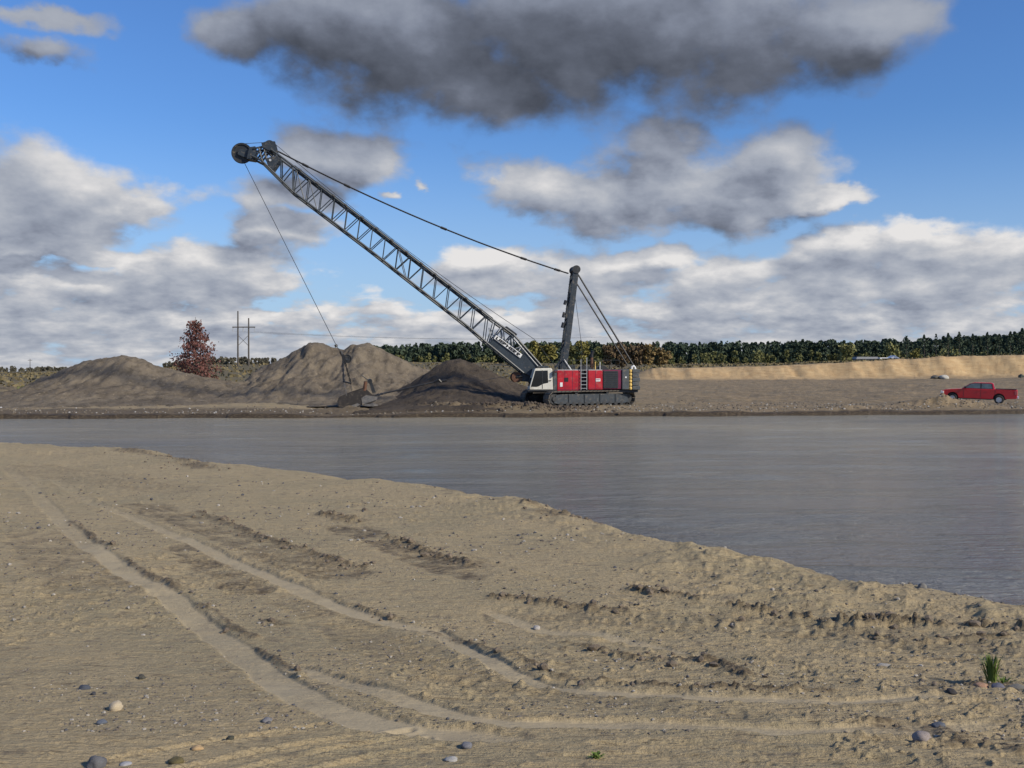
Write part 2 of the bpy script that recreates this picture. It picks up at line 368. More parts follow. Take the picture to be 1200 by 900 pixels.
def terrain(X, Y, full=False):
    X = np.asarray(X, dtype=np.float64); Y = np.asarray(Y, dtype=np.float64)
    n = Y < 62; out = np.zeros((6,)+X.shape)
    if n.any(): out[:, n] = near_land(X[n], Y[n])
    if (~n).any(): out[:, ~n] = far_land(X[~n], Y[~n])
    return out if full else out[0]
def near_land(X, Y):
    Ys = np.maximum(Y, 1.)
    wet = np.zeros(X.shape); smo = np.zeros(X.shape); dry = np.zeros(X.shape); veg = np.zeros(X.shape); gra = np.zeros(X.shape)
    # ---- near land
    d, arc, sg, _ = polydist(X, Y, SHW)
    u = X/Ys; su = np.array([a/b for a, b in SHW]); sy = np.array([b for a, b in SHW])
    ysh = np.interp(u, su, sy)
    ds = np.where(Y < ysh, d, -d)
    dsn = ds + .9*fbm(X/2.2, Y/2.2, 5, 4)*np.clip(Y/25, .35, 1.5)
    zn = near_base(Y)
    rough = fbm(X/1.7, Y/1.1, 11, 4, .5)*.075 + fbm(X/.42, Y/.22, 21, 4, .55)*.022
    streak = fbm((X+Y*.15)/1.6, (Y-X*.12)/.13, 33, 4, .6)
    smallclump = np.maximum(fbm(X/.11, Y/.11, 41, 3, .6)-.18, 0)
    rmod = .45+1.1*sm(-.25, .35, fbm(X/4.5, Y/3.5, 51, 3))
    shore_l = np.exp(-((ds-1.3)/1.6)**2)*sm(-.25, .25, u)
    zz = zn + rough*(.75+.6*shore_l)*rmod + .020*streak*rmod + .045*smallclump*rmod
    zz = zz + shore_l*(.05+.15*np.maximum(fbm(X/.55, Y/.55, 61, 4, .55), -.1))
    # small undulation so ruts catch the light
    S_m = np.zeros(X.shape)
    for pts, hw, dep in RUTS:
        dd, aa, sgn, Lr = polydist(X, Y, pts)
        dd = dd + .25*sm(1.2, 0, Lr-aa)+ .06*fbm(X/.5, Y/.5, 71, 4)
        m = (1-sm(hw*.8, hw*1.15, dd))*(.75+.25*sm(-.3, .1, fbm(X/1.3, Y/1.3, 73, 3)))*(1-.75*sm(17, 28, Y))*sm(0, .6, aa)*sm(0, 1.2, Lr-aa); S_m = np.maximum(S_m, m)
        zz = zz - .7*dep*m + .011*np.exp(-((dd-hw*1.4)/.09)**2)*(.5+1.2*fbm(X/.25, Y/.25, 72, 2))
    base_smooth = zn + fbm(X/1.7, Y/1.1, 11, 3, .5)*.07 - .03
    zz = zz*(1-S_m*.85) + base_smooth*S_m*.85
    smo = np.maximum(smo, S_m)
    for pts, hw in GROOVES:
        dd, aa, sgn, _ = polydist(X, Y, pts)
        zz = zz - .02*np.exp(-(dd/hw)**2) + .012*np.exp(-((dd-hw*2)/hw)**2)
    for a, b, hw, wt, rh in STRIPS:
        dd, aa, sgn, Ln = polydist(X, Y, [a, b])
        edge = 1-sm(hw*.75, hw*1.1, dd+.25*fbm(X/.5, Y/.5, 81, 3))
        edge = edge*(1-S_m)
        ph = aa/.20 + .9*fbm(X/.35, Y/.35, 83, 2)
        rib = np.maximum(np.sin(2*math.pi*ph), -.3)*(.30+1.5*fbm(X/.3, Y/.3, 84, 4))*.95
        zz = zz + edge*(rh*rib-.02)
        wet = np.maximum(wet, edge*wt*sm(-.45, .2, fbm(X/.5, Y/.3, 85, 4))*(.65+.6*sm(.25, -.25, np.sin(2*math.pi*ph))))  # rib lines put into the colour too: darker in the grooves
    for pts, hw, hh in RIDGES:
        dd, aa, sgn, Ln = polydist(X, Y, pts)
        dd = dd + .10*hw/.1*fbm(X/.3, Y/.3, 86, 3)
        c = np.exp(-(np.maximum(dd, 0)/hw)**2)*(.35+1.6*np.abs(fbm(X/.16, Y/.16, 87, 4, .6))+.6*fbm(X/.6, Y/.6, 88, 2))
        zz = zz + .50*hh*c
        wet = np.maximum(wet, np.clip(c*1.1, 0, .85)*np.exp(-(dd/(hw*1.3))**4))
    zland = zz*sm(-.3, 1.3, dsn) + .16*sm(-.1, .12, dsn)*(1-sm(-.3, 1.3, dsn))
    near = np.where(dsn > -.2, zland, np.maximum(-1.2, -.05+.35*(dsn+.2)))
    wet = np.maximum(wet, .8*np.exp(-np.maximum(dsn-.05, 0)/.22))
    return np.stack([near, wet, smo, dry, veg, gra])
def far_land(X, Y):
    Ys = Y; zf, px, Yw = far_table(X, Ys)
    fy = far_shore(X*78./Ys) + .9*fbm(X/6, Y*0+1, 101, 4)
    df = Ys-fy
    bump = fbm(X/5., Y/5., 103, 5, .55)*.28*sm(0, 14, df) + fbm(X/.7, Y/.7, 104, 4, .6)*.10
    far = np.where(df > 0, np.minimum(zf, .26+.10*fbm(X/3., Y*0, 105, 3)+df*.10) + bump*sm(.2, 6, df), np.maximum(-1.2, df*.4))
    far = far + .14*fbm(X/1.5, Y*0+5, 106, 4)*np.exp(-((df-.5)/.8)**2)*(df > 0) - .24*np.exp(-((X+12.6)/4.2)**4-((Y-81.)/6.)**4)*(df > -.5)
    # spoil heaped before the crawlers, berm before the pickup
    for (cx, cy, rx, ry, hh) in [(.9,79.8,2.2,1.3,.30),(-1.5,80.2,2.6,1.4,.18),(-5.5,80.5,3.0,1.5,.35),(35.9,84.4,1.7,1.2,.62),(33.6,84.2,2.2,1.5,.25),(38.3,84.6,1.3,1.0,.22),(27,82.0,3,1.,.20),(-13.3,80.2,2.3,1.6,.30)]:
        far = far + hh*np.exp(-((X-cx)/rx)**2-((Y-cy)/ry)**2)*(1+.8*fbm(X/.8, Y/.8, 107, 4, .6))
    far = far + .8*fbm(X/25, Y/25, 108, 4)*sm(230, 300, Ys)
    wet = 1.4*(df > -2)*(1-sm(.45, 1.0, df+.3*fbm(X/.8, Y*0, 111, 3)))
    wet = np.maximum(wet, .95*(1-sm(560, 640, px))*(df > 0)*(1-sm(2.5, 6.0, df+2*fbm(X/1.5, Y/1., 112, 4))))
    wet = np.maximum(wet, .75*np.exp(-(np.abs(X-0.)/5.)**4-((Y-79.5)/2.6)**2))
    gra = sm(-.5, .5, df)*(.45+.55*sm(-.2, .2, px/1200-.55))
    bank = sm(200.5, 203.5, Yw)*(1-sm(214, 219, Yw))*sm(735, 775, px)
    dry = np.maximum(bank, .55*sm(196, 201, Yw)*(1-sm(206, 216, Yw))*sm(735, 775, px))
    veg = np.maximum(sm(213, 221, Yw+3*fbm(X/3, Y/3, 109, 3)), sm(120, 175, Ys+20*fbm(X/12, Y/12, 110, 4))*(1-sm(700, 760, px)))
    return np.stack([far, wet, wet*0, dry, veg, gra])
def gz(x, y): return float(terrain(np.array([x]), np.array([y]))[0])

uf = np.linspace(-.60, .60, 860); us = .60*np.power(4.5, np.linspace(0, 1, 14)[1:])
U = np.concatenate([-us[::-1], uf, us])
r1 = 1/np.linspace(1/5.2, 1/62., 640); r2 = np.linspace(62, 100, 90)[1:]; r3 = np.linspace(100, 232, 90)[1:]; r4 = 232*np.power(5000/232., np.linspace(0, 1, 45)[1:])
Yr = np.concatenate([r1, r2, r3, r4])
GX = U[None, :]*Yr[:, None]; GY = np.repeat(Yr[:, None], len(U), 1)
z, wet, smo, dry, veg, gra = terrain(GX, GY, True)
nr, nc = GX.shape
idx = np.arange(nr*nc).reshape(nr, nc)
F = np.stack([idx[:-1,:-1], idx[:-1,1:], idx[1:,1:], idx[1:,:-1]], -1).reshape(-1, 4)
zf = z.ravel(); keep = zf[F].max(1) > -.6; F = F[keep]

def ground_material():
    m = bpy.data.materials.new('sandy_ground'); m.use_nodes = True; k = NT(m.node_tree); b = k.n['Principled BSDF']
    P = k.node('ShaderNodeTexCoord').outputs['Object']
    A = lambda a: k.node('ShaderNodeAttribute', attribute_name=a).outputs['Fac']
    n1 = k.noise(P, .35, 6, .6); n2 = k.noise(P, 3.5, 8, .65); n3 = k.noise(P, 26, 5, .7)
    Ps = k.vm('MULTIPLY', P, (.5, 3.5, 1)); n4 = k.noise(Ps, 2.2, 8, .65)
    sand = k.mix(k.mr(n1, .38, .62), (.335,.278,.168), (.405,.322,.190))
    sand = k.mix(k.mr(n4, .45, .68), sand, (.45,.345,.19))
    sand = k.mix(k.mr(n2, .56, .70), sand, (.215,.175,.118))
    sand = k.mix(k.mr(n3, .60, .72), sand, (.125,.10,.07))
    grit = k.mr(k.noise(P, 70, 2, .5), .66, .74); sand = k.mix(grit, sand, (.36,.32,.25))
    Pr = k.node('ShaderNodeMapping'); k.inp(Pr.inputs[0], P); Pr.inputs['Rotation'].default_value = (0, 0, -.22); Pr.inputs['Scale'].default_value = (.8, 7.5, 1)
    st = k.noise(Pr.outputs[0], 2.4, 7, .7)
    Pr2 = k.node('ShaderNodeMapping'); k.inp(Pr2.inputs[0], P); Pr2.inputs['Rotation'].default_value = (0, 0, -.35); Pr2.inputs['Scale'].default_value = (3., 16, 1)
    st2 = k.noise(Pr2.outputs[0], 2.0, 4, .6)
    sand = k.mix(k.mr(st, .56, .66, 0, .75), sand, (.155,.118,.070)); sand = k.mix(k.mr(st2, .60, .68, 0, .7), sand, (.135,.10,.058))
    sand = k.mix(k.mr(st2, .40, .32, 0, .6), sand, (.44,.36,.235))
    smooth = k.mix(k.mr(n2, .4, .65), (.385,.318,.205), (.345,.284,.185))
    c = k.mix(k.m('MULTIPLY', A('smo'), .85), sand, smooth)
    gr = k.mix(k.mr(k.noise(P, .6, 8, .7), .4, .62), (.200,.152,.090), (.280,.210,.125))
    gr = k.mix(k.mr(k.noise(k.vm('MULTIPLY', P, (.25, 1.5, 1)), .5, 6, .6), .50, .64), gr, (.17,.140,.095))
    gr = k.mix(k.mr(k.noise(P, 9, 3, .6), .62, .70), gr, (.34,.32,.29))
    c = k.mix(A('gra'), c, gr)
    orange = k.mix(k.mr(k.noise(k.vm('MULTIPLY', P, (1, 1, 4)), .45, 8, .7), .38, .62), (.50,.36,.19), (.42,.28,.14))
    orange = k.mix(k.mr(k.noise(k.vm('MULTIPLY', P, (.6, .6, 7)), .8, 6, .7), .60, .68), orange, (.22,.14,.07))
    c = k.mix(A('dry'), c, orange)
    gv = k.mix(k.mr(k.noise(P, .12, 8, .7), .4, .6), (.135,.110,.066), (.100,.092,.052))
    gv = k.mix(k.mr(k.noise(P, .5, 8, .7), .55, .68), gv, (.17,.13,.08))
    c = k.mix(k.m('MULTIPLY', A('veg'), .93), c, gv)
    wt = k.m('MULTIPLY', A('wet'), k.mr(st2, .36, .52, .45, 1.))
    c = k.mix(k.m('MINIMUM', wt, 1.), c, (.092,.068,.042)); c = k.mix(k.mr(wt, 1., 1.3, 0, .8), c, (.030,.023,.015))
    k.inp(b.inputs['Base Color'], c)
    k.inp(b.inputs['Roughness'], k.m('MULTIPLY_ADD', wt, -.25, .95)); b.inputs['Specular IOR Level'].default_value = .25
    bn = k.node('ShaderNodeBump'); bn.inputs['Strength'].default_value = 1.0; bn.inputs['Distance'].default_value = .035
    hb = k.m('ADD', k.m('MULTIPLY_ADD', st2, -1.3, k.m('MULTIPLY', n3, .6)), k.m('MULTIPLY', k.noise(P, 9, 8, .7), 1.6))
    hb = k.m('MULTIPLY', hb, k.m('MULTIPLY_ADD', A('smo'), -.8, 1.))
    k.inp(bn.inputs['Height'], hb); k.inp(b.inputs['Normal'], bn.outputs[0])
    return m
GM = ground_material()
me = np_mesh('ground', np.stack([GX.ravel(), GY.ravel(), zf], -1), F, GM)
for a, v in (('wet', wet), ('smo', smo), ('dry', dry), ('veg', veg), ('gra', gra)): attr(me, a, v)
o = bpy.data.objects.new('ground', me); COL.objects.link(o); tag(o, kind='structure')
# the ground under and behind the photographer
bx = np.linspace(-90, 90, 91); by = np.linspace(-90, 5.0, 60); BX, BY = np.meshgrid(bx, by)
BZ = near_base(BY)+fbm(BX/3, BY/3, 3, 4)*.12-.05; BZ = BZ*(1-sm(20, 60, np.abs(BX)))+.4*sm(20, 60, np.abs(BX))
ib = np.arange(BX.size).reshape(BX.shape)
me = np_mesh('ground', np.stack([BX.ravel(), BY.ravel(), BZ.ravel()], -1), np.stack([ib[:-1,:-1], ib[:-1,1:], ib[1:,1:], ib[1:,:-1]], -1).reshape(-1, 4), GM)
o = bpy.data.objects.new('ground', me); COL.objects.link(o); tag(o, kind='structure')

# ------------------------------------------------------------------ water
def water_material():
    m = bpy.data.materials.new('muddy_water'); m.use_nodes = True; k = NT(m.node_tree); b = k.n['Principled BSDF']
    P = k.node('ShaderNodeTexCoord').outputs['Object']
    silt = k.mr(k.noise(k.vm('MULTIPLY', P, (.04, .09, 1)), 1.0, 5, .6), .35, .68)
    yy = k.node('ShaderNodeSeparateXYZ'); k.inp(yy.inputs[0], P)
    silt = k.m('MULTIPLY', k.m('ADD', silt, .6), k.mr(k.m('MULTIPLY_ADD', yy.outputs[0], .25, yy.outputs[1]), 22, 70, .05, .75), clamp=True)
    c = k.mix(silt, (.150,.160,.165), (.345,.310,.225))
    dv = k.vm('LENGTH', k.vm('MULTIPLY', k.vm('SUBTRACT', P, (-12.5, 74.6, 0)), (.16, .8, 0)), out=1)
    pl = k.m('MULTIPLY', k.mr(dv, .3, 1.3, 1, 0, True), k.mr(k.noise(k.vm('MULTIPLY', P, (.6, 2.5, 1)), 1., 6, .7), .42, .6))
    c = k.mix(k.m('MULTIPLY', pl, .8), c, (.28,.22,.16))
    k.inp(b.inputs['Base Color'], c)
    wind = k.mr(k.noise(k.vm('MULTIPLY', P, (.11, .55, 1)), 1.1, 7, .66, .8), .46, .70)
    k.inp(b.inputs['Roughness'], k.m('MULTIPLY_ADD', wind, .13, .08)); b.inputs['IOR'].default_value = 1.33; b.inputs['Specular IOR Level'].default_value = .60
    wv = k.noise(k.vm('MULTIPLY', P, (1.0, 2.6, 1)), 1.5, 5, .62, .4)
    wv2 = k.noise(k.vm('MULTIPLY', P, (.10, .8, 1)), 1.6, 6, .65, .3)
    fine = k.noise(k.vm('MULTIPLY', P, (4.0, 8., 1)), 1.7, 4, .6)
    hgt = k.m('ADD', k.m('MULTIPLY', wv, 1.), k.m('ADD', k.m('MULTIPLY', wv2, .9), k.m('MULTIPLY', fine, .35)))
    bn = k.node('ShaderNodeBump'); bn.inputs['Strength'].default_value = 1.0; bn.inputs['Distance'].default_value = .22
    k.inp(bn.inputs['Height'], k.m('MULTIPLY', hgt, k.m('MULTIPLY_ADD', wind, .9, .75))); k.inp(b.inputs['Normal'], bn.outputs[0])
    return m
wb = MB(); wb.add([(-700,-20,0),(700,-20,0),(700,97,0),(-700,97,0)], [(0,1,2,3)]); wb.obj('water', water_material(), kind='structure')

# ------------------------------------------------------------------ sand piles (sheets with their own feet under the ground)
def pile(sil, Yc, slope, seed, colA, colB, label, x_pad=4., gully=.5, toe=.35):
    """sil: ridge line as places in the photograph; the heap falls away on both sides at its angle of repose"""
    xs = np.array([(p-600)/FPX*Yc for p, q in sil]); zs = np.array([EYE+(HZ-q)/FPX*Yc for p, q in sil])
    hmax = zs.max(); ry = hmax/slope+13
    nx, ny = int((xs[-1]-xs[0]+2*x_pad)/.16), int(2*ry/.28)
    X, Y = np.meshgrid(np.linspace(xs[0]-x_pad, xs[-1]+x_pad, nx), np.linspace(Yc-ry, Yc+ry, ny))
    wx = X + 1.3*fbm(X/5, Y/5, seed, 3)*sm(0, 5, np.abs(Y-Yc)); dy = np.abs(Y-Yc)
    rz = np.interp(wx, xs, zs, left=-1, right=-1)
    rz = rz - .25 + .25
    cone = rz - slope*(np.sqrt(dy*dy+1.4)-1.18)
    tail = .35+(rz*.40)*np.exp(-np.maximum(dy-3, 0)/7.5)*(Y < Yc+4) + rz*.22*(1-sm(4, 24, dy)) - .35*(Y > Yc)
    Z = .5*(cone+tail)+.5*np.sqrt((cone-tail)**2+.8)-.05
    gul = np.abs(fbm(X/1.6+.4*fbm(X/3, Y/3, seed+2, 2), Y/7, seed+1, 4, .55))
    Z = Z + gully*(gul-.2)*sm(0, 2.5, dy)*sm(-.2, 1.5, Z-.5) + .22*fbm(X/1.1, Y/1.1, seed+5, 6, .66)*sm(.2, 1.2, Z) + .10*np.maximum(fbm(X/.45, Y/.45, seed+7, 3, .6), 0)
    tz = terrain(X, np.maximum(Y, 70.))
    front = Y-far_shore(X*78./Y)
    Z = np.where(Z < tz+.02, tz-.35, Z); Z = np.minimum(Z, tz+np.maximum(front-1.6, -.4)*.6)
    keepv = Z
    ii = np.arange(X.size).reshape(X.shape); F = np.stack([ii[:-1,:-1], ii[:-1,1:], ii[1:,1:], ii[1:,:-1]], -1).reshape(-1, 4)
    dz = (Z-tz).ravel(); F = F[(dz[F].max(1) > -.3) & (front.ravel()[F].min(1) > .9)]
    m = bpy.data.materials.new('pile_sand'); m.use_nodes = True; k = NT(m.node_tree); b = k.n['Principled BSDF']
    P = k.node('ShaderNodeTexCoord').outputs['Object']
    c = k.mix(k.mr(k.noise(P, .22, 7, .65), .38, .62), colA, colB)
    c = k.mix(k.mr(k.noise(k.vm('MULTIPLY', P, (1, .5, .45)), 1.1, 8, .7), .48, .66), c, tuple(x*.62 for x in colA))
    c = k.mix(k.mr(k.noise(P, 5, 3, .6), .62, .72), c, tuple(min(.5, x*1.6) for x in colB))
    k.inp(b.inputs['Base Color'], c); b.inputs['Roughness'].default_value = .95; b.inputs['Specular IOR Level'].default_value = .2
    bn = k.node('ShaderNodeBump'); bn.inputs['Strength'].default_value = .9; bn.inputs['Distance'].default_value = .25
    k.inp(bn.inputs['Height'], k.noise(P, 2.6, 9, .8)); k.inp(b.inputs['Normal'], bn.outputs[0])
    me = np_mesh('sand_pile', np.stack([X.ravel(), Y.ravel(), Z.ravel()], -1), F, m)
    o = bpy.data.objects.new('sand_pile', me); COL.objects.link(o); tag(o, label, 'sand pile')
tan_a, tan_b = (.155,.127,.093), (.215,.177,.126)
pile([(-40,470),(-5,468),(25,462),(60,443),(85,430),(108,423),(130,420),(146,418),(163,421),(185,430),(215,438),(245,444),(300,457),(345,470)], 101, .42, 201, tan_a, tan_b, 'long low tan sand pile at the far left of the opposite bank')
pile([(275,462),(300,437),(325,424),(350,410),(364,403),(378,403),(395,409),(404,411),(414,404),(432,402),(444,407),(462,417),(482,428),(505,437),(540,455)], 107, .60, 301, tan_a, tan_b, 'tallest sand pile, twin-peaked, behind the hanging bucket', gully=.8)
pile([(455,470),(478,455),(496,441),(512,430),(526,423),(540,421.5),(553,427),(578,439),(602,450),(622,460)], 97.0, .60, 401, (.070,.056,.042), (.098,.078,.058), 'dark damp sand pile between the bucket and the cab', gully=.15)
pile([(-160,455),(-80,447),(-20,452),(20,458),(60,470)], 112, .4, 501, tan_a, (.20,.165,.10), 'grassy tan mound behind the leftmost pile at the photo edge')
#@@PART2
# ------------------------------------------------------------------ dragline crane
steel = mat('blue_grey_steel', (.020,.028,.037), .5, .0, .25, 3, dirt=.25)
dkst = mat('dark_steel', (.016,.018,.021), .55, 0, .3, 4, dirt=.15)
boomst = mat('boom_paint', (.024,.034,.044), .45, 0, .2, 2, dirt=.1)
red = mat('red_paint', (.40,.008,.018), .38, 0, .2, 1.5, coat=.2, dirt=.22)
redk = mat('dark_red_paint', (.14,.010,.040), .45, 0, .2, 2)
white = mat('cab_paint', (.62,.60,.52), .4, 0, .08, 2, dirt=.18)
grey = mat('counterweight_paint', (.055,.066,.075), .6, 0, .15, 2, dirt=.3)
palegrey = mat('galvanised', (.42,.43,.43), .5, .2, .15, 6)
yellow = mat('yellow_paint', (.62,.42,.12), .5, 0, .2, 4)
glass = mat('dark_glass', (.008,.010,.013), .06, 0, .1, 2, spec=.6)
tread = mat('dusty_track_steel', (.115,.100,.080), .75, 0, .35, 3, dirt=.5)
rustm = mat('rusty_steel', (.12,.055,.030), .8, 0, .35, 5)
worn = mat('worn_steel', (.15,.145,.14), .5, .3, .3, 5, dirt=.4)
rope = mat('wire_rope', (.030,.031,.034), .5, .2, .2, 20)
whitep = mat('white_paint', (.72,.72,.70), .5, 0, .05, 3)
blackp = mat('black_paint', (.010,.010,.011), .5, 0, .1, 3)

CY, TH = 86.0, R(8.5)
CX = (677-600)/FPX*CY
CZ = .50
crane = empty('dragline_crane', (CX, CY, CZ), TH, label='red and grey crawler dragline crane with long lattice boom on the far bank', cat='crane')
MW = Matrix.Translation((CX, CY, CZ)) @ Matrix.Rotation(TH, 4, 'Z'); MI = MW.inverted(); M3 = MI.to_3x3()
CAMP = MI @ Vector((0, 0, EYE))
def L(px, py, yo=0.):
    d = M3 @ Vector(((px-600)/FPX, 1, (HZ-py)/FPX)); t = (yo-CAMP.y)/d.y; return CAMP + d*t
def Lxz(px, py, yo=0.): p = L(px, py, yo); return (p.x, p.z)

# --- crawlers
UR = R(19)
def track_path(n):
    a, r = 3.55, .60; pts = []
    segs = [((-a, 0), (a, 0)), None, ((a, 2*r), (-a, 2*r)), None]
    per = 4*a+2*math.pi*r
    for i in range(n):
        s = per*i/n
        if s < 2*a: pts.append((-a+s, 0, 0)); continue
        s -= 2*a
        if s < math.pi*r: t = s/r; pts.append((a+r*math.sin(t), r-r*math.cos(t), -t)); continue
        s -= math.pi*r
        if s < 2*a: pts.append((a-s, 2*r, math.pi)); continue
        s -= 2*a; t = s/r; pts.append((-a-r*math.sin(t), r+r*math.cos(t), math.pi-t))
    return pts
sh = MB(); sh.box(-.165,.165,-.45,.45,-.03,.03); sh.box(-.15,-.09,-.45,.45,-.075,-.03); sh.box(-.03,.03,-.45,.45,-.065,-.03)
shoe = sh.mesh('track_shoe', tread)
for sd_ in (-1, 1):
    tf = MB(); tf.prism([(-3.6,.30),(-3.4,.92),(-2.9,.98),(2.9,.98),(3.4,.92),(3.6,.30),(3.2,.20),(-3.2,.20)], -.28, .28)
    for x in (-2.2, -.7, .8, 2.3): tf.box(x-.06, x+.06, -.34, .34, .3, .95)
    tr = tf.obj('crawler_track', steel, crane)
    tr.rotation_euler = (0, 0, UR); off_ = Matrix.Rotation(UR, 3, 'Z') @ Vector((0, sd_*2.0, 0)); tr.location = (off_.x, off_.y, .07)
    for (x, z_, a_) in track_path(48): inst('track_shoe', shoe, tr, (x, 0, z_), (0, a_, 0))
    MB().disc((-3.55, 0, .6), .50, .45, 18, prof=[(0,-.3),(.2,-.3),(.2,-.2),(.42,-.2),(.5,-.12),(.5,.12),(.42,.2),(.2,.2),(.2,.3),(0,.3)]).obj('idler_wheel', dkst, tr)
    spk = MB(); spk.disc((3.55, 0, .6), .42, .4, 16)
    for i in range(12):
        t = math.pi/6*i; spk.box(.40,.55,-.10,.10,-.06,.06, Matrix.Translation((3.55,0,.6)) @ Matrix.Rotation(t, 4, 'Y'))
    spk.obj('drive_sprocket', dkst, tr)
    ro = MB().disc((0, 0, 0), .15, .5, 12, prof=[(0,-.3),(.17,-.3),(.17,-.2),(.12,-.18),(.12,.18),(.17,.2),(.17,.3),(0,.3)]).mesh('track_roller', dkst)
    for i in range(11): inst('track_roller', ro, tr, (-2.9+.58*i, 0, .20))
    for x in (-1.5, 1.5): inst('carrier_roller', ro, tr, (x, 0, 1.05), sc=(.7,1,.7))
cbm = MB(); cbm.box(-1.4,1.4,-1.7,1.7,.45,.95); cbm.disc((0,0,1.06), 1.25, .25, 28, axis='Z')
cbo = cbm.obj('carbody', dkst, crane); cbo.rotation_euler = (0, 0, UR)

# --- revolving deck and machinery house; HW is the near side
HW = -1.6
def rect(px0, py0, px1, py1, yo): a = L(px0, py1, yo); b = L(px1, py0, yo); return a.x, b.x, a.z, b.z
x0, x1, z0, z1 = rect(651, 434, 729, 458.5, HW)
dk = MB(); dk.box(x0-2.0, x1+1.4, -1.45, 1.5, z0-.12, z0+.10); dk.obj('revolving_deck', dkst, crane)
def panel(name, px0, py0, px1, py1, m, y0, y1, bevel=.03, **k):
    a, b, c, d = rect(px0, py0, px1, py1, y0); o = MB().box(a, b, y0, y1, c, d).obj(name, m, crane, bevel=bevel, **k); return o, (a, b, c, d)
fr, frb = panel('engine_house', 653.2, 434, 680, 458, red, HW, -.05)
rr_, rrb = panel('engine_house', 689.5, 434, 706.2, 456.5, red, HW, -.05)
for fo, (a, b, c, d), xs_ in ((fr, frb, (.33,.66)), (rr_, rrb, (.5,))):
    sb = MB()
    for f_ in xs_: sb.box(a+(b-a)*f_-.015, a+(b-a)*f_+.015, HW-.012, HW+.01, c+.06, d-.06)
    sb.box(a+.05, b-.05, HW-.012, HW+.01, c+.10, c+.13)
    sb.obj('door_seam', redk, fo)
    MB().box(a+.02, b-.02, HW+.02, -.1, d+.002, d+.06).obj('roof_walkway', palegrey, fo)
panel('radiator_house', 706.6, 433.5, 728.4, 456, redk, HW, 1.55)
a, b, c, d = rect(707.2, 434.8, 724.4, 455, HW-.04)
lg = MB().box(a, b, HW-.04, HW, c, d).obj('radiator_grille', dkst, crane)
lv = MB().box(a+.06, b-.06, HW-.075, HW-.045, -.022, .022).mesh('louvre', steel)
for i in range(9): inst('louvre', lv, lg, (0, 0, c+(d-c)*(i+.5)/9))
a, b, c, d = rect(680, 433, 689.5, 457, -1.0); MB().box(a-.1, b+.1, -1.0, -.2, c, d-.2).obj('winch_bay', dkst, crane)
MB().box(frb[0]+.1, rrb[1], .25, 1.55, frb[2], frb[3]-.1).obj('engine_house', red, crane, bevel=.03, label='far side red machinery house')
# winch drums between the two sides
for x in (-.9, .6, 2.0): MB().disc((x, 0, 2.75), .5, .9, 20, prof=[(0,-.5),(.62,-.5),(.62,-.45),(.45,-.44),(.45,.44),(.62,.45),(.62,.5),(0,.5)]).obj('winch_drum', dkst, crane)
# small marks on the red side
def plate(px0, py0, px1, py1, m, name='sign_plate', par=None, y=HW):
    a, b, c, d = rect(px0, py0, px1, py1, y-.03); return MB().box(a, b, y-.03, y-.005, c, d).obj(name, m, par or crane)
plate(661.5, 442.5, 666, 447.2, blackp, 'intake_vent', fr)
plate(656.3, 448.2, 659.3, 453.2, whitep, 'warning_label', fr); plate(698.3, 443.6, 703.6, 447, whitep, 'warning_label', rr_)
plate(699, 444.6, 702.9, 445.2, redk, 'label_text', rr_, HW-.03)
# ladder
lad = MB()
pa, pb = L(680.8, 421, HW-.12), L(680.8, 456.8, HW-.12); qa, qb = L(687.6, 419, HW-.12), L(687.6, 456.8, HW-.12)
lad.tube(pa, pb, .028, n=6); lo = lad.obj('ladder', palegrey, crane)
MB().tube(qa, qb, .028).obj('ladder_rail', palegrey, lo)
for i in range(6):
    zz = pb.z + .12 + i*.30; MB().box(pb.x, qb.x, HW-.14, HW-.09, zz-.02, zz+.02).obj('rung', palegrey, lo)
# handrails on the roof
for yy in (HW+.05, 1.5):
    hr = MB()
    xs_ = [L(p, 434, yy).x for p in (654, 662, 671, 680.8, 687.6, 696, 706, 716, 726)]
    top = frb[3]+.85
    for x in xs_: hr.tube((x, yy, frb[3]), (x, yy, top), .011, n=5)
    hr.tube((xs_[0], yy, top), (xs_[-1], yy, top), .012, n=5); hr.tube((xs_[0], yy, top-.42), (xs_[-1], yy, top-.42), .009, n=5)
    hr.obj('handrail', steel, crane)
ex = MB(); ex.tube(L(693.2, 434, -.3), L(693.2, 419, -.3), .14, n=12); eo = ex.obj('exhaust_pipe', rustm, crane)
ex = MB(); ex.tube(L(693.2, 419, -.3), L(693.3, 415, -.3), .15, n=12); ex.tube(L(693.3, 415.3, -.3), L(695, 411.4, -.3), .15, n=12); ex.obj('exhaust_tip', blackp, eo)
for px_ in (697.5, 703): MB().tube(L(px_, 434, -.6), L(px_, 424, -.6), .05, n=8).obj('breather_pipe', yellow if px_ < 700 else palegrey, crane)
MB().box(frb[0]+.6, frb[0]+1.9, .35, 1.2, frb[3]+.06, frb[3]+.42).obj('roof_box', steel, crane)
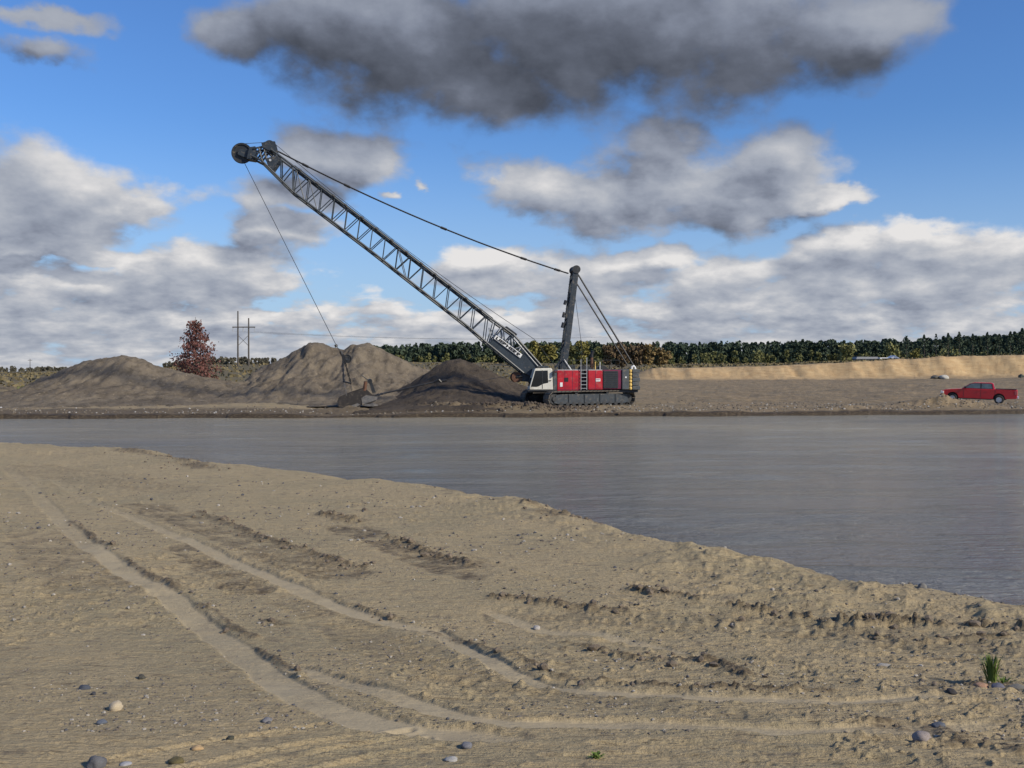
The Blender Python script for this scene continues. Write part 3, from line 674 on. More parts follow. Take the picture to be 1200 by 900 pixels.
# counterweight: stacked slabs
a, b, c, d = rect(729, 433, 737.2, 456.5, HW-.1)
MB().box(a, b, HW-.1, 1.7, c, d).obj('counterweight', grey, crane, bevel=.05)
plate(732.6, 441.2, 734.4, 443, whitep, 'warning_label', y=HW-.1)
a2, b2, c2, d2 = rect(741.8, 432.5, 750.2, 457, HW-.1)
for i in range(5):
    h_ = (d2-c2)/5; MB().box(b+.28, b2-(.08 if i % 2 else 0), HW-.1, 1.7, c2+h_*i+.012, c2+h_*(i+1)-.012).obj('counterweight_slab', grey, crane, bevel=.04)
MB().box(b, b+.28, HW+.25, 1.4, c2+.1, d2-.1).obj('counterweight_core', blackp, crane)
for i in range(6):
    h_ = (d2-c2)/6; MB().disc((b+.13, HW-.02, c2+h_*(i+.5)), .135, .12, 10, axis='Z', prof=[(0,-h_*.44),(.10,-h_*.44),(.14,-h_*.2),(.14,h_*.2),(.10,h_*.44),(0,h_*.44)]).obj('yellow_marker', yellow, crane)
hk = MB(); hk.path([L(740.2, 433.5, -1.2), L(740.2, 430.6, -1.2), L(741.6, 429, -1.2), L(743.6, 429.6, -1.2), L(744.6, 432.5, -1.2)], .09, 8); hk.obj('lifting_hook', whitep, crane)

# --- operator cab on the near side, in front of the house
cy0, cy1 = HW-.35, HW+.75
prof = [Lxz(*p, cy0) for p in [(620.6,456.6),(620.9,452.6),(626.6,432.6),(628.6,431.6),(645.6,431.4),(647.2,433),(648,456.6)]]
cb = MB().prism(prof, cy0, cy1).obj('operator_cab', white, crane, bevel=.04)
wp = [Lxz(*p, cy0) for p in [(622.1,453.2),(627.4,434.4),(641.9,434.1),(642.4,448.6),(636.4,449.8),(631.6,452.6),(628.6,453.4)]]
MB().prism(wp, cy0-.012, cy0+.02).obj('window', glass, cb)
f0, f1_ = L(621.1, 452.4, cy0), L(627.0, 433.2, cy0)
wsn = MB(); e = .025; wsn.add([(f0.x-e, cy0+.12, f0.z), (f1_.x-e, cy0+.12, f1_.z), (f1_.x-e, cy1-.12, f1_.z), (f0.x-e, cy1-.12, f0.z), (f0.x+.03, cy0+.12, f0.z), (f1_.x+.03, cy0+.12, f1_.z), (f1_.x+.03, cy1-.12, f1_.z), (f0.x+.03, cy1-.12, f0.z)], [(0,1,2,3),(4,7,6,5),(0,4,5,1),(3,2,6,7),(1,5,6,2),(0,3,7,4)])
wsn.obj('windscreen', glass, cb)
ds_ = MB(); p_ = L(635.6, 434, cy0); q_ = L(635.6, 455.5, cy0)
ds_.box(p_.x-.02, p_.x+.02, cy0-.022, cy0-.010, q_.z, p_.z); ds_.obj('door_edge', dkst, cb)
p_ = L(643.4, 446, cy0); MB().box(p_.x-.02, p_.x+.16, cy0-.05, cy0-.005, p_.z-.03, p_.z+.03).obj('door_handle', blackp, cb)
mm = MB(); p_ = L(647.8, 437.5, cy0); mm.box(p_.x, p_.x+.10, cy0-.25, cy0+.05, p_.z-.2, p_.z+.2); mm.obj('mirror', blackp, cb)
p_ = L(636, 431, cy0); MB().box(p_.x-.45, p_.x+.55, cy0+.25, cy1-.2, p_.z, p_.z+.16).obj('roof_unit', steel, cb, bevel=.03)
seat = MB(); p_ = L(634, 450, cy0); seat.box(p_.x-.1, p_.x+.4, cy0+.35, cy1-.3, p_.z-.1, p_.z+.1); seat.box(p_.x+.3, p_.x+.45, cy0+.35, cy1-.3, p_.z, p_.z+.8); seat.obj('seat', blackp, cb)
panel('cab_platform', 618.5, 456.8, 652.5, 458.4, dkst, HW-.45, -.6, bevel=0)
panel('hydraulic_cabinet', 648.3, 437, 652.9, 458, grey, HW+.05, -.7, bevel=.02)

# --- mast (gantry) with its backstays
def leg_(y, dx=0):
    q = MB(); pts = [Lxz(*p, 0) for p in [(656.0,433),(662.6,433),(676.2,322),(675.8,313.2),(671.4,313),(669.8,322)]]
    q.prism(pts, y-.10, y+.10); return q
for y in (-.55, .55): leg_(y).obj('mast_leg', steel, crane, bevel=.02)
for t in (.08, .3, .52, .74, .92):
    p = L(659, 433, 0).lerp(L(673, 318, 0), t); q = L(659, 433, 0).lerp(L(673, 318, 0), min(1, t+.2))
    MB().tube((p.x, -.5, p.z), (p.x, .5, p.z), .07, n=8).obj('mast_crossbar', steel, crane)
    if t < .9: MB().tube((p.x, -.5, p.z), (q.x, .5, q.z), .05, n=6).obj('mast_brace', steel, crane)
hp = L(673.6, 316.5, 0)
MB().disc((hp.x, 0, hp.z), .34, 2.1, 18, prof=[(0,-.72),(.34,-.72),(.34,-.4),(.26,-.38),(.26,.38),(.34,.4),(.34,.72),(0,.72)]).obj('mast_head', dkst, crane)
for (q0, q1) in (((661.5,357),(663,352)),((659.8,372),(661.3,366)),((658.6,384),(660.2,378))):
    a_, b_ = L(*q0, -.6), L(*q1, -.6); MB().tube(a_, b_, .12, n=8).obj('mast_fitting', dkst, crane)
# access ladder on the mast
ml = MB(); 
for y in (-.35, -.05):
    a_, b_ = L(655, 430, y), L(668.5, 322, y); ml.tube(a_, b_, .02, n=4)
for i in range(34):
    a_, b_ = L(655, 430, -.35), L(668.5, 322, -.35); p_ = a_.lerp(b_, (i+.5)/34); ml.tube(p_, p_+Vector((0,.3,0)), .014, n=4)
ml.obj('mast_ladder', steel, crane, kind=None)
for y in (-.45, .45):
    MB().tube(L(677.7, 322, y), L(742.2, 428, y), .072, n=8).obj('backstay', dkst, crane)
    MB().tube(L(675.2, 331, y*.8), L(735.2, 428, y*.8), .062, n=8).obj('backstay', dkst, crane)
MB().tube(L(673.6, 345, 0), L(681, 400, 0), .02, n=5).obj('slack_rope', rope, crane)
MB().tube(L(681, 400, 0), L(683, 430, 0), .02, n=5).obj('slack_rope', rope, crane)
for y in (-1.2, -.7): MB().tube(L(661, 421.5, y), L(669.5, 434, y), .06, n=6).obj('mast_strut', palegrey, crane)
for y in (-.9, .9): MB().tube(L(650, 432, y), L(656, 424, y), .07, n=6).obj('mast_strut', steel, crane)
# --- fairlead
fl = MB(); fl.prism([Lxz(*p, 0) for p in [(609,437),(616,429),(634,436),(640,452),(622,447.5),(611,447)]], -.45, .45); flo = fl.obj('fairlead', steel, crane)
MB().disc(L(604.8, 442, 0), .40, .9, 16, prof=[(0,-.5),(.44,-.5),(.44,-.4),(.32,-.36),(.32,.36),(.44,.4),(.44,.5),(0,.5)]).obj('fairlead_roller', rustm, flo)
for y in (-.42,.42):
    MB().tube(L(604.8, 442, y), L(612, 441, y), .16, n=6).obj('fairlead_arm', dkst, flo)

# --- boom
BW = .82
boom = MB()
foot = [Lxz(*p, 0) for p in [(646,445),(638,449.5),(613,437.2),(588,417.5),(598,408),(613,419),(612,407),(634,430.5)]]
strip_ = [Lxz(*p, 0) for p in [(571,404),(588,417.8),(606,428),(614,419.5),(580,395),(575,398)]]
for y in (-BW+.04, BW-.10): boom.prism(foot, y, y+.06); boom.prism(strip_, y+.008, y+.05)
boom = boom.obj('boom', boomst, crane)
def chord(pts, y, r=.085, name='chord'):
    q = MB(); q.path([L(px, py, 0)*1.0 + Vector((0, y, 0)) for px, py in pts], r, 8); return q.obj(name, boomst, boom, smooth=False)
def yy_(p, y): v = L(*p, 0); return Vector((v.x, y, v.z))
TOP = [(318.5,177.5),(327,183.6),(440,269.9),(515,328),(573.5,373.5),(600,392.2),(634,430.5)]
BOT = [(296,184.6),(308,190.6),(330,212.5),(344,226.4),(430,291.4),(551,385.8),(567,400),(612,437)]
for y in (-BW, BW):
    chord(TOP, y, .085); chord(BOT, y, .080)
def on(poly, px):
    for (ax, ay), (bx_, by_) in zip(poly[:-1], poly[1:]):
        if ax <= px <= bx_: return (px, ay+(by_-ay)*(px-ax)/(bx_-ax))
    return poly[-1]
nb = 15; bpx = [344+(567-344)*i/nb for i in range(nb+1)]
for i, px in enumerate(bpx):
    b = on(BOT, px); t1 = on(TOP, px+3.6); t2 = on(TOP, px+17.4)
    for y in (-BW, BW):
        MB().tube(yy_(b, y), yy_(t1, y), .042, n=6, caps=False).obj('lattice_brace', boomst, boom)
        if i < nb: MB().tube(yy_(b, y), yy_(t2, y), .042, n=6, caps=False).obj('lattice_brace', boomst, boom)
        if i in (0, 1, 8): MB().tube(yy_(on(TOP, px+3.6), y), yy_(on(BOT, px+13), y), .035, n=6, caps=False).obj('lattice_brace', boomst, boom)
    s_ = 1 if i % 2 else -1
    if i < nb:
        MB().tube(yy_(t1, -BW*s_), yy_(t2, BW*s_), .035, n=6, caps=False).obj('lattice_brace', boomst, boom)
        MB().tube(yy_(b, -BW*s_), yy_(on(BOT, bpx[i+1]), BW*s_), .035, n=6, caps=False).obj('lattice_brace', boomst, boom)
    if i in (0, 1, 7, 8, 14, 15):
        MB().tube(yy_(t1, -BW), yy_(t1, BW), .05, n=6).obj('cross_member', boomst, boom)
        MB().tube(yy_(b, -BW), yy_(b, BW), .05, n=6).obj('cross_member', boomst, boom)
for i, (bq, tq) in enumerate((((571,404),(579,377.5)),((571,404),(588,384)),((579,395),(588,384)),((590,404),(588,384)),((590,404),(600,392.2)),((600,410),(600,392.2)),((600,410),(612,406)),((606,413),(612,406)))):
    for y in (-BW, BW): MB().tube(yy_(bq, y), yy_(tq, y), .05, n=6, caps=False).obj('lattice_brace', boomst, boom)
    MB().tube(yy_(bq, -BW*.7), yy_(tq, BW*.7), .04, n=6, caps=False).obj('inner_brace', palegrey, boom)
# head panels between the kink and the head
for (b, t) in (((330,212.5),(330,186)),((330,212.5),(343.5,196.2)),((344,226.4),(343.5,196.2))):
    for y in (-BW, BW): MB().tube(yy_(b, y), yy_(t, y), .05, n=6, caps=False).obj('lattice_brace', boomst, boom)
# section joints and rope guides on the top chord
for px in (352, 372, 391, 405, 424, 441, 458.5, 476, 493, 509, 526, 545, 562):
    p = yy_(on(TOP, px), 0)
    for y in (-BW, BW): MB().tube(yy_(on(TOP, px-1.4), y)+Vector((0,0,.05)), yy_(on(TOP, px+1.4), y)+Vector((0,0,.05)), .12, n=8).obj('chord_joint', dkst, boom)
# walkway grating along the top chord
N_ = 24
for y in (-BW-.02, BW-.2):
    wk = MB()
    for i in range(N_):
        a_, b_ = yy_(on(TOP, 345+i*9.6), 0), yy_(on(TOP, 345+i*9.6+9.7), 0)
        d_ = (b_-a_).normalized(); n_ = Vector((-d_.z, 0, d_.x)) if d_.x < 0 else Vector((-d_.z, 0, d_.x))
        o_ = n_*.09
        wk.add([a_+o_+Vector((0,y,0)), b_+o_+Vector((0,y,0)), b_+o_+Vector((0,y+.2,0)), a_+o_+Vector((0,y+.2,0)), a_+o_+n_*.04+Vector((0,y,0)), b_+o_+n_*.04+Vector((0,y,0)), b_+o_+n_*.04+Vector((0,y+.2,0)), a_+o_+n_*.04+Vector((0,y+.2,0))], [(0,1,2,3),(4,7,6,5),(0,4,5,1),(1,5,6,2),(2,6,7,3),(3,7,4,0)])
    wk.obj('walkway', boomst, boom)
# head: side plates, boom point sheave, upper sheaves
hp_ = [Lxz(*p, 0) for p in [(311.5,188.5),(319.5,186),(328.5,184),(331,186),(321.5,200),(318.5,201.5)]]
hm = MB()
for y in (-BW-.02, BW-.04): hm.prism(hp_, y, y+.06)
hm.prism([Lxz(*p, 0) for p in [(293,174),(300,173),(301.5,186),(299.5,189),(290,187.5)]], -.55, .55)
hd = hm.obj('boom_head', steel, boom)
for a_, b_ in (((298,176),(314,172.5)),((300,186),(309,172.5)),((304,175),(308,190)),((309,172.5),(313,188)),((311,176),(321,184)),((305,189.5),(316,175)),((297,185.5),(309,190.5))):
    for y in (-.6, .6): MB().tube(yy_(a_, y), yy_(b_, y), .075, n=6).obj('head_brace', steel, hd)
c_ = yy_((283.5, 179.6), 0)
MB().disc(c_, .82, .34, 36, prof=[(0,-.12),(.16,-.16),(.2,-.06),(.62,-.06),(.66,-.15),(.80,-.16),(.82,-.11),(.74,0),(.82,.11),(.80,.16),(.66,.15),(.62,.06),(.2,.06),(.16,.16),(0,.12)]).obj('point_sheave', dkst, hd)
for y in (-.24, .24): MB().prism([(c_.x-.3, c_.z-.14), (c_.x-.2, c_.z+.24), (c_.x+.75, c_.z+.30), (c_.x+.8, c_.z-.50), (c_.x+.1, c_.z-.32)], y-.03, y+.03).obj('sheave_bracket', steel, hd)
c2_ = yy_((316.5, 171.8), 0)
for y in (-.55, -.2, .2, .55): MB().disc(c2_+Vector((0, y, 0)), .40, .12, 20, prof=[(0,-.06),(.38,-.06),(.40,-.04),(.34,0),(.40,.04),(.38,.06),(0,.06)]).obj('deflector_sheave', dkst, hd)
MB().prism([(c2_.x-.62, c2_.z+.12), (c2_.x-.55, c2_.z-.22), (c2_.x+.2, c2_.z-.55), (c2_.x+.62, c2_.z-.45), (c2_.x+.45, c2_.z+.28), (c2_.x-.1, c2_.z+.32)], -.72, -.68).obj('sheave_bracket', steel, hd)
MB().prism([(c2_.x-.62, c2_.z+.12), (c2_.x-.55, c2_.z-.22), (c2_.x+.2, c2_.z-.55), (c2_.x+.62, c2_.z-.45), (c2_.x+.45, c2_.z+.28), (c2_.x-.1, c2_.z+.32)], .68, .72).obj('sheave_bracket', steel, hd)
lp = yy_((317.6, 190.2), -BW-.06); MB().disc(lp, .10, .06, 10).obj('marker_light', palegrey, hd)
# name plate with lettering, lying along the foot section
pa, pb = L(579.3, 394.5, -BW-.05), L(611.2, 418.3, -BW-.05)
ctr = (pa+pb)/2; ang = math.atan2(pb.z-pa.z, pb.x-pa.x); ln = (pb-pa).length; up_ = Vector((-math.sin(ang), 0, math.cos(ang)))
ctr = ctr + up_*.02
Mp = Matrix.Translation(ctr) @ Matrix.Rotation(-ang, 4, 'Y')
pl_ = MB(); hw_, hh_ = ln/2-.05, .175
pl_.box(-hw_, hw_, -.02, .02, -hh_, hh_); po = pl_.obj('name_plate', whitep, boom, bevel=.015); po.matrix_local = Mp
cu = bpy.data.curves.new('lettering', 'FONT'); cu.body = 'LIEBHERR'; cu.align_x = 'CENTER'; cu.align_y = 'CENTER'; cu.size = .50; cu.extrude = .004; cu.offset = .030
to = bpy.data.objects.new('lettering', cu); COL.objects.link(to)
dg = bpy.context.evaluated_depsgraph_get(); tm = bpy.data.meshes.new_from_object(to.evaluated_get(dg)); bpy.data.objects.remove(to)
xs_ = [v.co.x for v in tm.vertices]; ys_ = [v.co.y for v in tm.vertices]; w0, h0 = max(xs_)-min(xs_), max(ys_)-min(ys_)
for v in tm.vertices: v.co.x *= (hw_*2-.16)/w0; v.co.y = (v.co.y-(max(ys_)+min(ys_))/2)*.26/h0
tm.materials.clear(); tm.materials.append(blackp)
inst('lettering', tm, po, (0, -.026, 0), (R(90), 0, 0))
# pale rope reeving visible inside the foot section
for i in range(5):
    MB().tube(L(573+i*3, 384+i*2.6, .2*i-.4), L(575+i*4.4, 398+i*1.5, .2*i-.4), .045, n=5).obj('inner_brace', palegrey, boom)
MB().tube(yy_((600,396.5), -BW-.05), yy_((630,431), -BW-.05), .035, n=6).obj('hose', palegrey, boom)
sw = MB(); sw.box(-.55,.55,-.5,.5,-.12,.12); swo = sw.obj('rope_guide', dkst, boom); swo.location = yy_((598, 388.5), 0); swo.rotation_euler = (0, -ang, 0)

# --- ropes
def rope_pts(a, b, sag, n=16): return [a.lerp(b, i/n)-Vector((0, 0, sag*4*(i/n)*(1-i/n))) for i in range(n+1)]
for y in (-.16, .16):
    MB().path(rope_pts(yy_((326,177.5), y), yy_((666,320.5), y*.9), .62), .042, 6).obj('pendant', rope, crane)
    for f in (.085, .22, .55, .83, .95):
        pts = rope_pts(yy_((326,177.5), y), yy_((666,320.5), y*.9), .62, 100); i = int(f*100)
        MB().tube(pts[i], pts[min(100, i+2)], .085, n=6).obj('pendant_link', dkst, crane)
MB().path(rope_pts(yy_((322,168), .2), yy_((626,397), .2), .55), .022, 5).obj('hoist_rope', rope, crane)
MB().path([yy_((626,397), .2), yy_((652,430), .2)], .022, 5).obj('hoist_rope', rope, crane)
MB().path([yy_((285,168.4), 0), yy_((315,166), .2)], .022, 5).obj('hoist_rope', rope, crane)
MB().path([yy_((286.5,191), 0), yy_((394,404.6), 0)], .024, 5).obj('hoist_rope', rope, crane, label='hoist rope hanging from the boom point to the bucket')
dr = [L(512.5, 447, 0), L(560, 446.5, 0), L(604, 439.6, 0)]
MB().path(dr, .020, 5).obj('drag_rope', rope, crane)

# ------------------------------------------------------------------ bucket hanging from the boom
bc = MW @ L(418, 470, 0)
bucket = empty('dragline_bucket', bc, TH, label='muddy steel dragline bucket hanging at the water edge by its chains', cat='bucket')
off_ = MI @ bc
def B(px, py, y=0.): v = L(px, py, 0)-off_; return Vector((v.x, y, v.z))
def Bp(pts): return [(B(*p).x, B(*p).z) for p in pts]
mudst = mat('muddy_steel', (.022,.018,.016), .7, 0, .3, 4, dirt=.15)
hwb = 1.15
body = MB()
side_ = [(395.6,469.4),(397,465.6),(411,459.6),(426.6,454.6),(432,458.8),(436.4,463),(441,464.4),(440,469),(434,472.5),(428,473),(421,475.6),(413,480),(407,482.2),(400,479.6),(396.4,474.6)]
for y in (-hwb, hwb-.07): body.prism(Bp(side_), y, y+.07)
shell = Bp([(397,465.6),(395.6,469.4),(396.4,474.6),(400,479.6),(407,482.2),(413,480),(421,475.6),(428,473),(434,472.5)])
inner = [(x*.96+.02, z_*.94+.03) for x, z_ in shell]
for i in range(len(shell)-1):
    body.add([(shell[i][0],-hwb+.03,shell[i][1]),(shell[i+1][0],-hwb+.03,shell[i+1][1]),(shell[i+1][0],hwb-.03,shell[i+1][1]),(shell[i][0],hwb-.03,shell[i][1]),
              (inner[i][0],-hwb+.03,inner[i][1]),(inner[i+1][0],-hwb+.03,inner[i+1][1]),(inner[i+1][0],hwb-.03,inner[i+1][1]),(inner[i][0],hwb-.03,inner[i][1])],
             [(0,1,2,3),(4,7,6,5),(0,3,7,4),(1,5,6,2),(0,4,5,1),(3,2,6,7)])
bo = body.obj('bucket_shell', mudst, bucket)
MB().prism(Bp([(423.5,466),(429,462.5),(436.4,463.6),(442.2,464.6),(441.4,468),(435,470),(428,472.4),(424.5,474)]), -hwb-.05, -hwb-.005).obj('cheek_plate', worn, bucket)
MB().prism(Bp([(423.5,466),(429,462.5),(436.4,463.6),(442.2,464.6),(441.4,468),(435,470),(428,472.4),(424.5,474)]), hwb+.005, hwb+.05).obj('cheek_plate', worn, bucket)
MB().prism(Bp([(403,479.4),(412,474.6),(419,471.8),(422,473.6),(413,478.4),(406,481.6)]), -hwb-.035, -hwb-.004).obj('wear_strip', worn, bucket)
MB().prism(Bp([(427,472.4),(438.5,473.6),(438,475.6),(427,475)]), -hwb, hwb).obj('cutting_lip', worn, bucket)
for i in range(5):
    y = -hwb+.15+i*(2*hwb-.3)/4; a_ = B(437, 474.2, y)
    MB().add([(a_.x,y-.09,a_.z-.09),(a_.x,y+.09,a_.z-.09),(a_.x,y+.09,a_.z+.09),(a_.x,y-.09,a_.z+.09),(a_.x+.42,y-.03,a_.z-.05),(a_.x+.42,y+.03,a_.z-.05)], [(0,1,2,3),(0,4,5,1),(3,2,5,4),(0,3,4),(1,5,2)]).obj('tooth', worn, bucket)
ar = MB()
ar.prism(Bp([(431.8,446.4),(435,445.6),(440.2,459.5),(436.2,460)]), -hwb, -hwb+.18)
ar.prism(Bp([(431.8,446.4),(435,445.6),(440.2,459.5),(436.2,460)]), hwb-.18, hwb)
ar.tube(B(433.4, 446.6, -hwb), B(433.4, 446.6, hwb), .20, n=8)
ar.obj('arch', dkst, bucket)
ar2 = MB()
for y in (-hwb+.1, hwb-.1): ar2.tube(B(428.6, 447, y), B(427, 457.6, y), .14, n=8)
ar2.obj('arch_brace', rustm, bucket)
MB().tube(B(433, 446.4, 0), B(424, 440, 0), .045, n=6).obj('dump_rope', rope, bucket)
MB().tube(B(424, 440, 0), B(408.5, 424, 0), .012, n=5).obj('dump_rope', rope, bucket)
# hoist rigging
MB().tube(B(393.2, 403.8), B(394.6, 406.6), .12, n=8).obj('rope_socket', blackp, bucket)
MB().path([B(394, 405.5), B(399.2, 412)], .028, 5).obj('hoist_link', rope, bucket)
MB().tube(B(399, 411.5), B(401.4, 417.2), .13, .09, n=8).obj('hoist_socket', blackp, bucket)
MB().prism(Bp([(400,415.5),(403.4,415),(405.5,423),(401.4,424.4)]), -.10, .10).obj('dump_block', blackp, bucket)
MB().disc(B(407.2, 420.3), .36, .2, 22, prof=[(0,-.1),(.16,-.12),(.17,-.04),(.26,-.04),(.30,-.10),(.36,-.09),(.31,0),(.36,.09),(.30,.10),(.26,.04),(.17,.04),(.16,.12),(0,.1)]).obj('dump_sheave', dkst, bucket)
def chain(a, b, r=.075, step=.22, m=rope, nm='chain'):
    q = MB(); d = b-a; n_ = max(1, int(d.length/step)); 
    for i in range(n_):
        p, s_ = a.lerp(b, i/n_), a.lerp(b, (i+1.12)/n_)
        dd = (s_-p).normalized(); sd2 = dd.cross(Vector((0,1,0))).normalized() if i % 2 else Vector((0,1,0))
        for k_ in (-1, 1): q.tube(p+sd2*.045*k_, s_+sd2*.045*k_, r*.6, n=4)
    return q.obj(nm, m, bucket)
chain(B(401.6,423,-.05), B(403.2,447,-.85)); chain(B(403.8,423,.05), B(411,449.4,.85))
MB().tube(B(403.2,447,-.95), B(411,449.4,.95), .07, n=8).obj('spreader_bar', blackp, bucket)
for y, s_, e_ in ((-.85,(403.4,447.2),(406.6,463.5)), (.85,(410.6,449.4),(412.4,460.2))): chain(B(*s_,y), B(*e_,y*1.33), .035, m=worn, nm='hoist_chain')
chain(B(440.5,463.4,-hwb), B(452,460.4,0), .06); chain(B(440.5,463.4,hwb), B(452,460.4,0), .06)
MB().tube(B(451.6,460.5), B(474,455.6), .075, n=6).obj('drag_chain', rope, bucket)
MB().tube(B(474,455.6), B(512.5,447), .085, .07, n=6).obj('drag_chain', dkst, bucket)
for a_, b_ in (((509,447.8),(514,445)),((514,445),(517,448)),((518,446.2),(523.4,445.8))): MB().tube(B(*a_), B(*b_), .11, n=6).obj('drag_socket', blackp, bucket)

# ------------------------------------------------------------------ pickup truck
TXp, TYp = 1146.5, 89.0
tx = (TXp-600)/FPX*TYp; tz = EYE-(472.2-HZ)/FPX*TYp
tpaint = mat('truck_red', (.52,.006,.016), .25, 0, .05, 1, coat=.7)
tyre = mat('tyre_rubber', (.018,.018,.019), .85, 0, .3, 12, dirt=.35)
chrome = mat('wheel_alloy', (.62,.62,.64), .3, .7, .1, 8)
lampw = mat('lamp_glass', (.75,.72,.66), .15, 0, .05, 8); lampr = mat('tail_lamp', (.55,.10,.10), .2, 0, .1, 8)
tglass = mat('tinted_glass', (.10,.13,.135), .08, 0, .2, 3, spec=.6)
truck = empty('pickup_truck', (tx, TYp, tz), R(-4), label='bright red extended-cab pickup truck parked nose-left on the far bank', cat='pickup truck')
truck.rotation_euler = (0, R(1.6), R(-27)); truck.scale = (.95, .95, .95)
# local: x to the tail, y away from us, z up; length 6.35, width 2.0
HWt = 1.0
def loft(profiles, m, name, parent, bevel=.03, smooth=False, **k):     # profiles: list of (y, [(x,z)...]) with equal counts
    q = MB(); n_ = len(profiles[0][1]); vs = []; fs = []
    for y, pr in profiles: vs += [(x, y, z_) for x, z_ in pr]
    for s_ in range(len(profiles)-1):
        for i in range(n_): j = (i+1) % n_; fs.append((s_*n_+i, s_*n_+j, (s_+1)*n_+j, (s_+1)*n_+i))
    fs.append(tuple(range(n_))); fs.append(tuple(range((len(profiles)-1)*n_, len(profiles)*n_))[::-1])
    return q.add(vs, fs).obj(name, m, parent, bevel=bevel, smooth=smooth, **k)
def arch_pts(cx, r, z_, n_=8, a0=0, a1=180): return [(cx+r*math.cos(R(a0+(a1-a0)*i/n_)), z_+r*math.sin(R(a0+(a1-a0)*i/n_))) for i in range(n_+1)]
fw, rw, wz, wr = -2.15, 1.72, .40, .40
low = [(-3.10,.62),(-3.12,.92),(-3.02,1.08),(-2.7,1.17),(-2.0,1.24),(-1.38,1.30),(.55,1.30),(3.08,1.34),(3.16,1.28),(3.18,.62),(3.1,.52)]
low += [(2.3,.46)] + [p for p in arch_pts(rw, .50, wz+.06)] + [(1.0,.42),(-1.4,.42)] + [p for p in arch_pts(fw, .50, wz+.06)] + [(-2.8,.44),(-3.05,.48)]
def inset(pr, y):  # the flank tucks in a little at sill and shoulder
    return pr
core = [(x, min(z_, 1.16) if x > .62 else z_) for x, z_ in low]
loft([(-HWt+.06, core), (HWt-.06, core)], tpaint, 'inner_body', truck, bevel=.02)
MB().box(-2.75, 2.3, -.68, .68, .38, 1.05).obj('chassis', blackp, truck)
for s_ in (-1, 1):
    y0, y1 = (s_*HWt, s_*(HWt-.07))
    mid = [(x, z_) for x, z_ in low]
    loft([(y0, [(x*.992, z_*(.985 if z_ > 1 else 1)) for x, z_ in mid]), (s_*(HWt-.03), mid), (y1, mid)], tpaint, 'body_side', truck, bevel=.025)
gh = [(-1.38,1.29),(-.62,1.80),(-.30,1.88),(.98,1.90),(1.22,1.84),(1.36,1.29)]
gh_in = [(-1.32,1.29),(-.55,1.78),(-.27,1.865),(.96,1.885),(1.19,1.82),(1.32,1.29)]
roofp = [(-.98,1.56),(-.62,1.80),(-.30,1.88),(.98,1.90),(1.22,1.84),(1.29,1.56),(1.1,1.56),(.9,1.76),(-.3,1.76),(-.5,1.70),(-.84,1.56)]
def gy(z_): return HWt-.05-(z_-1.29)*.36
q = MB(); n_ = len(gh)
vs = [(x, -gy(z_), z_) for x, z_ in gh]+[(x, gy(z_), z_) for x, z_ in gh]
q.add(vs, [tuple(range(n_)), tuple(range(n_, 2*n_))[::-1]]+[(i, n_+i, n_+(i+1) % n_, (i+1) % n_) for i in range(n_)])
cab_ = q.obj('cab', tpaint, truck, bevel=.05)
def side_glass(pts, m, name, par, e=.012):
    q = MB()
    for s_ in (-1, 1):
        vs = [(x, s_*(gy(z_)+e), z_) for x, z_ in pts]+[(x, s_*(gy(z_)-.03), z_) for x, z_ in pts]; k_ = len(pts)
        q.add(vs, [tuple(range(k_)), tuple(range(k_, 2*k_))[::-1]]+[(i, k_+i, k_+(i+1) % k_, (i+1) % k_) for i in range(k_)])
    return q.obj(name, m, par)
side_glass([(-1.14,1.36),(-.56,1.74),(-.26,1.80),(.16,1.81),(.16,1.36)], tglass, 'window', cab_)
side_glass([(.26,1.36),(.26,1.81),(.94,1.81),(1.06,1.76),(1.14,1.36)], tglass, 'window', cab_)
side_glass([(-1.24,1.33),(-.60,1.785),(-.26,1.835),(.98,1.835),(1.14,1.77),(1.21,1.33)], blackp, 'window_trim', cab_, e=.004)
ws = MB(); ws.add([(-1.375,-.82,1.335),(-1.375,.82,1.335),(-.665,.68,1.80),(-.665,-.68,1.80),(-1.34,-.82,1.31),(-1.34,.82,1.31),(-.63,.68,1.77),(-.63,-.68,1.77)], [(0,1,2,3),(4,7,6,5),(0,3,7,4),(1,5,6,2),(0,4,5,1),(3,2,6,7)])
ws.obj('windscreen', tglass, cab_)
rg = MB(); rg.add([(1.365,-.75,1.42),(1.365,.75,1.42),(1.27,.66,1.78),(1.27,-.66,1.78),(1.32,-.75,1.42),(1.32,.75,1.42),(1.22,.66,1.78),(1.22,-.66,1.78)], [(0,3,2,1),(4,5,6,7),(0,4,7,3),(1,2,6,5),(0,1,5,4),(3,7,6,2)])
rg.obj('rear_window', tglass, cab_)
MB().box(1.38, 3.10, -HWt+.06, HWt-.06, 1.165, 1.175).obj('load_bed', blackp, truck)
for s_ in (-1, 1):
    MB().box(1.40, 3.12, s_*HWt-.07*(s_ > 0)-.0, s_*HWt+.07*(s_ < 0), 1.335, 1.365).obj('bed_rail', blackp, truck)
MB().box(3.06, 3.14, -HWt+.08, HWt-.08, .72, 1.33).obj('tailgate', tpaint, truck, bevel=.02)
MB().box(3.14, 3.30, -HWt+.08, HWt-.08, .55, .72).obj('rear_bumper', chrome, truck, bevel=.03)
MB().box(-3.20, -3.02, -HWt+.05, HWt-.05, .50, .72).obj('front_bumper', mat('bumper_dark', (.04,.04,.045), .4), truck, bevel=.04)
MB().box(-3.15, -3.05, -.55, .55, .76, 1.02).obj('grille', chrome, truck, bevel=.02)
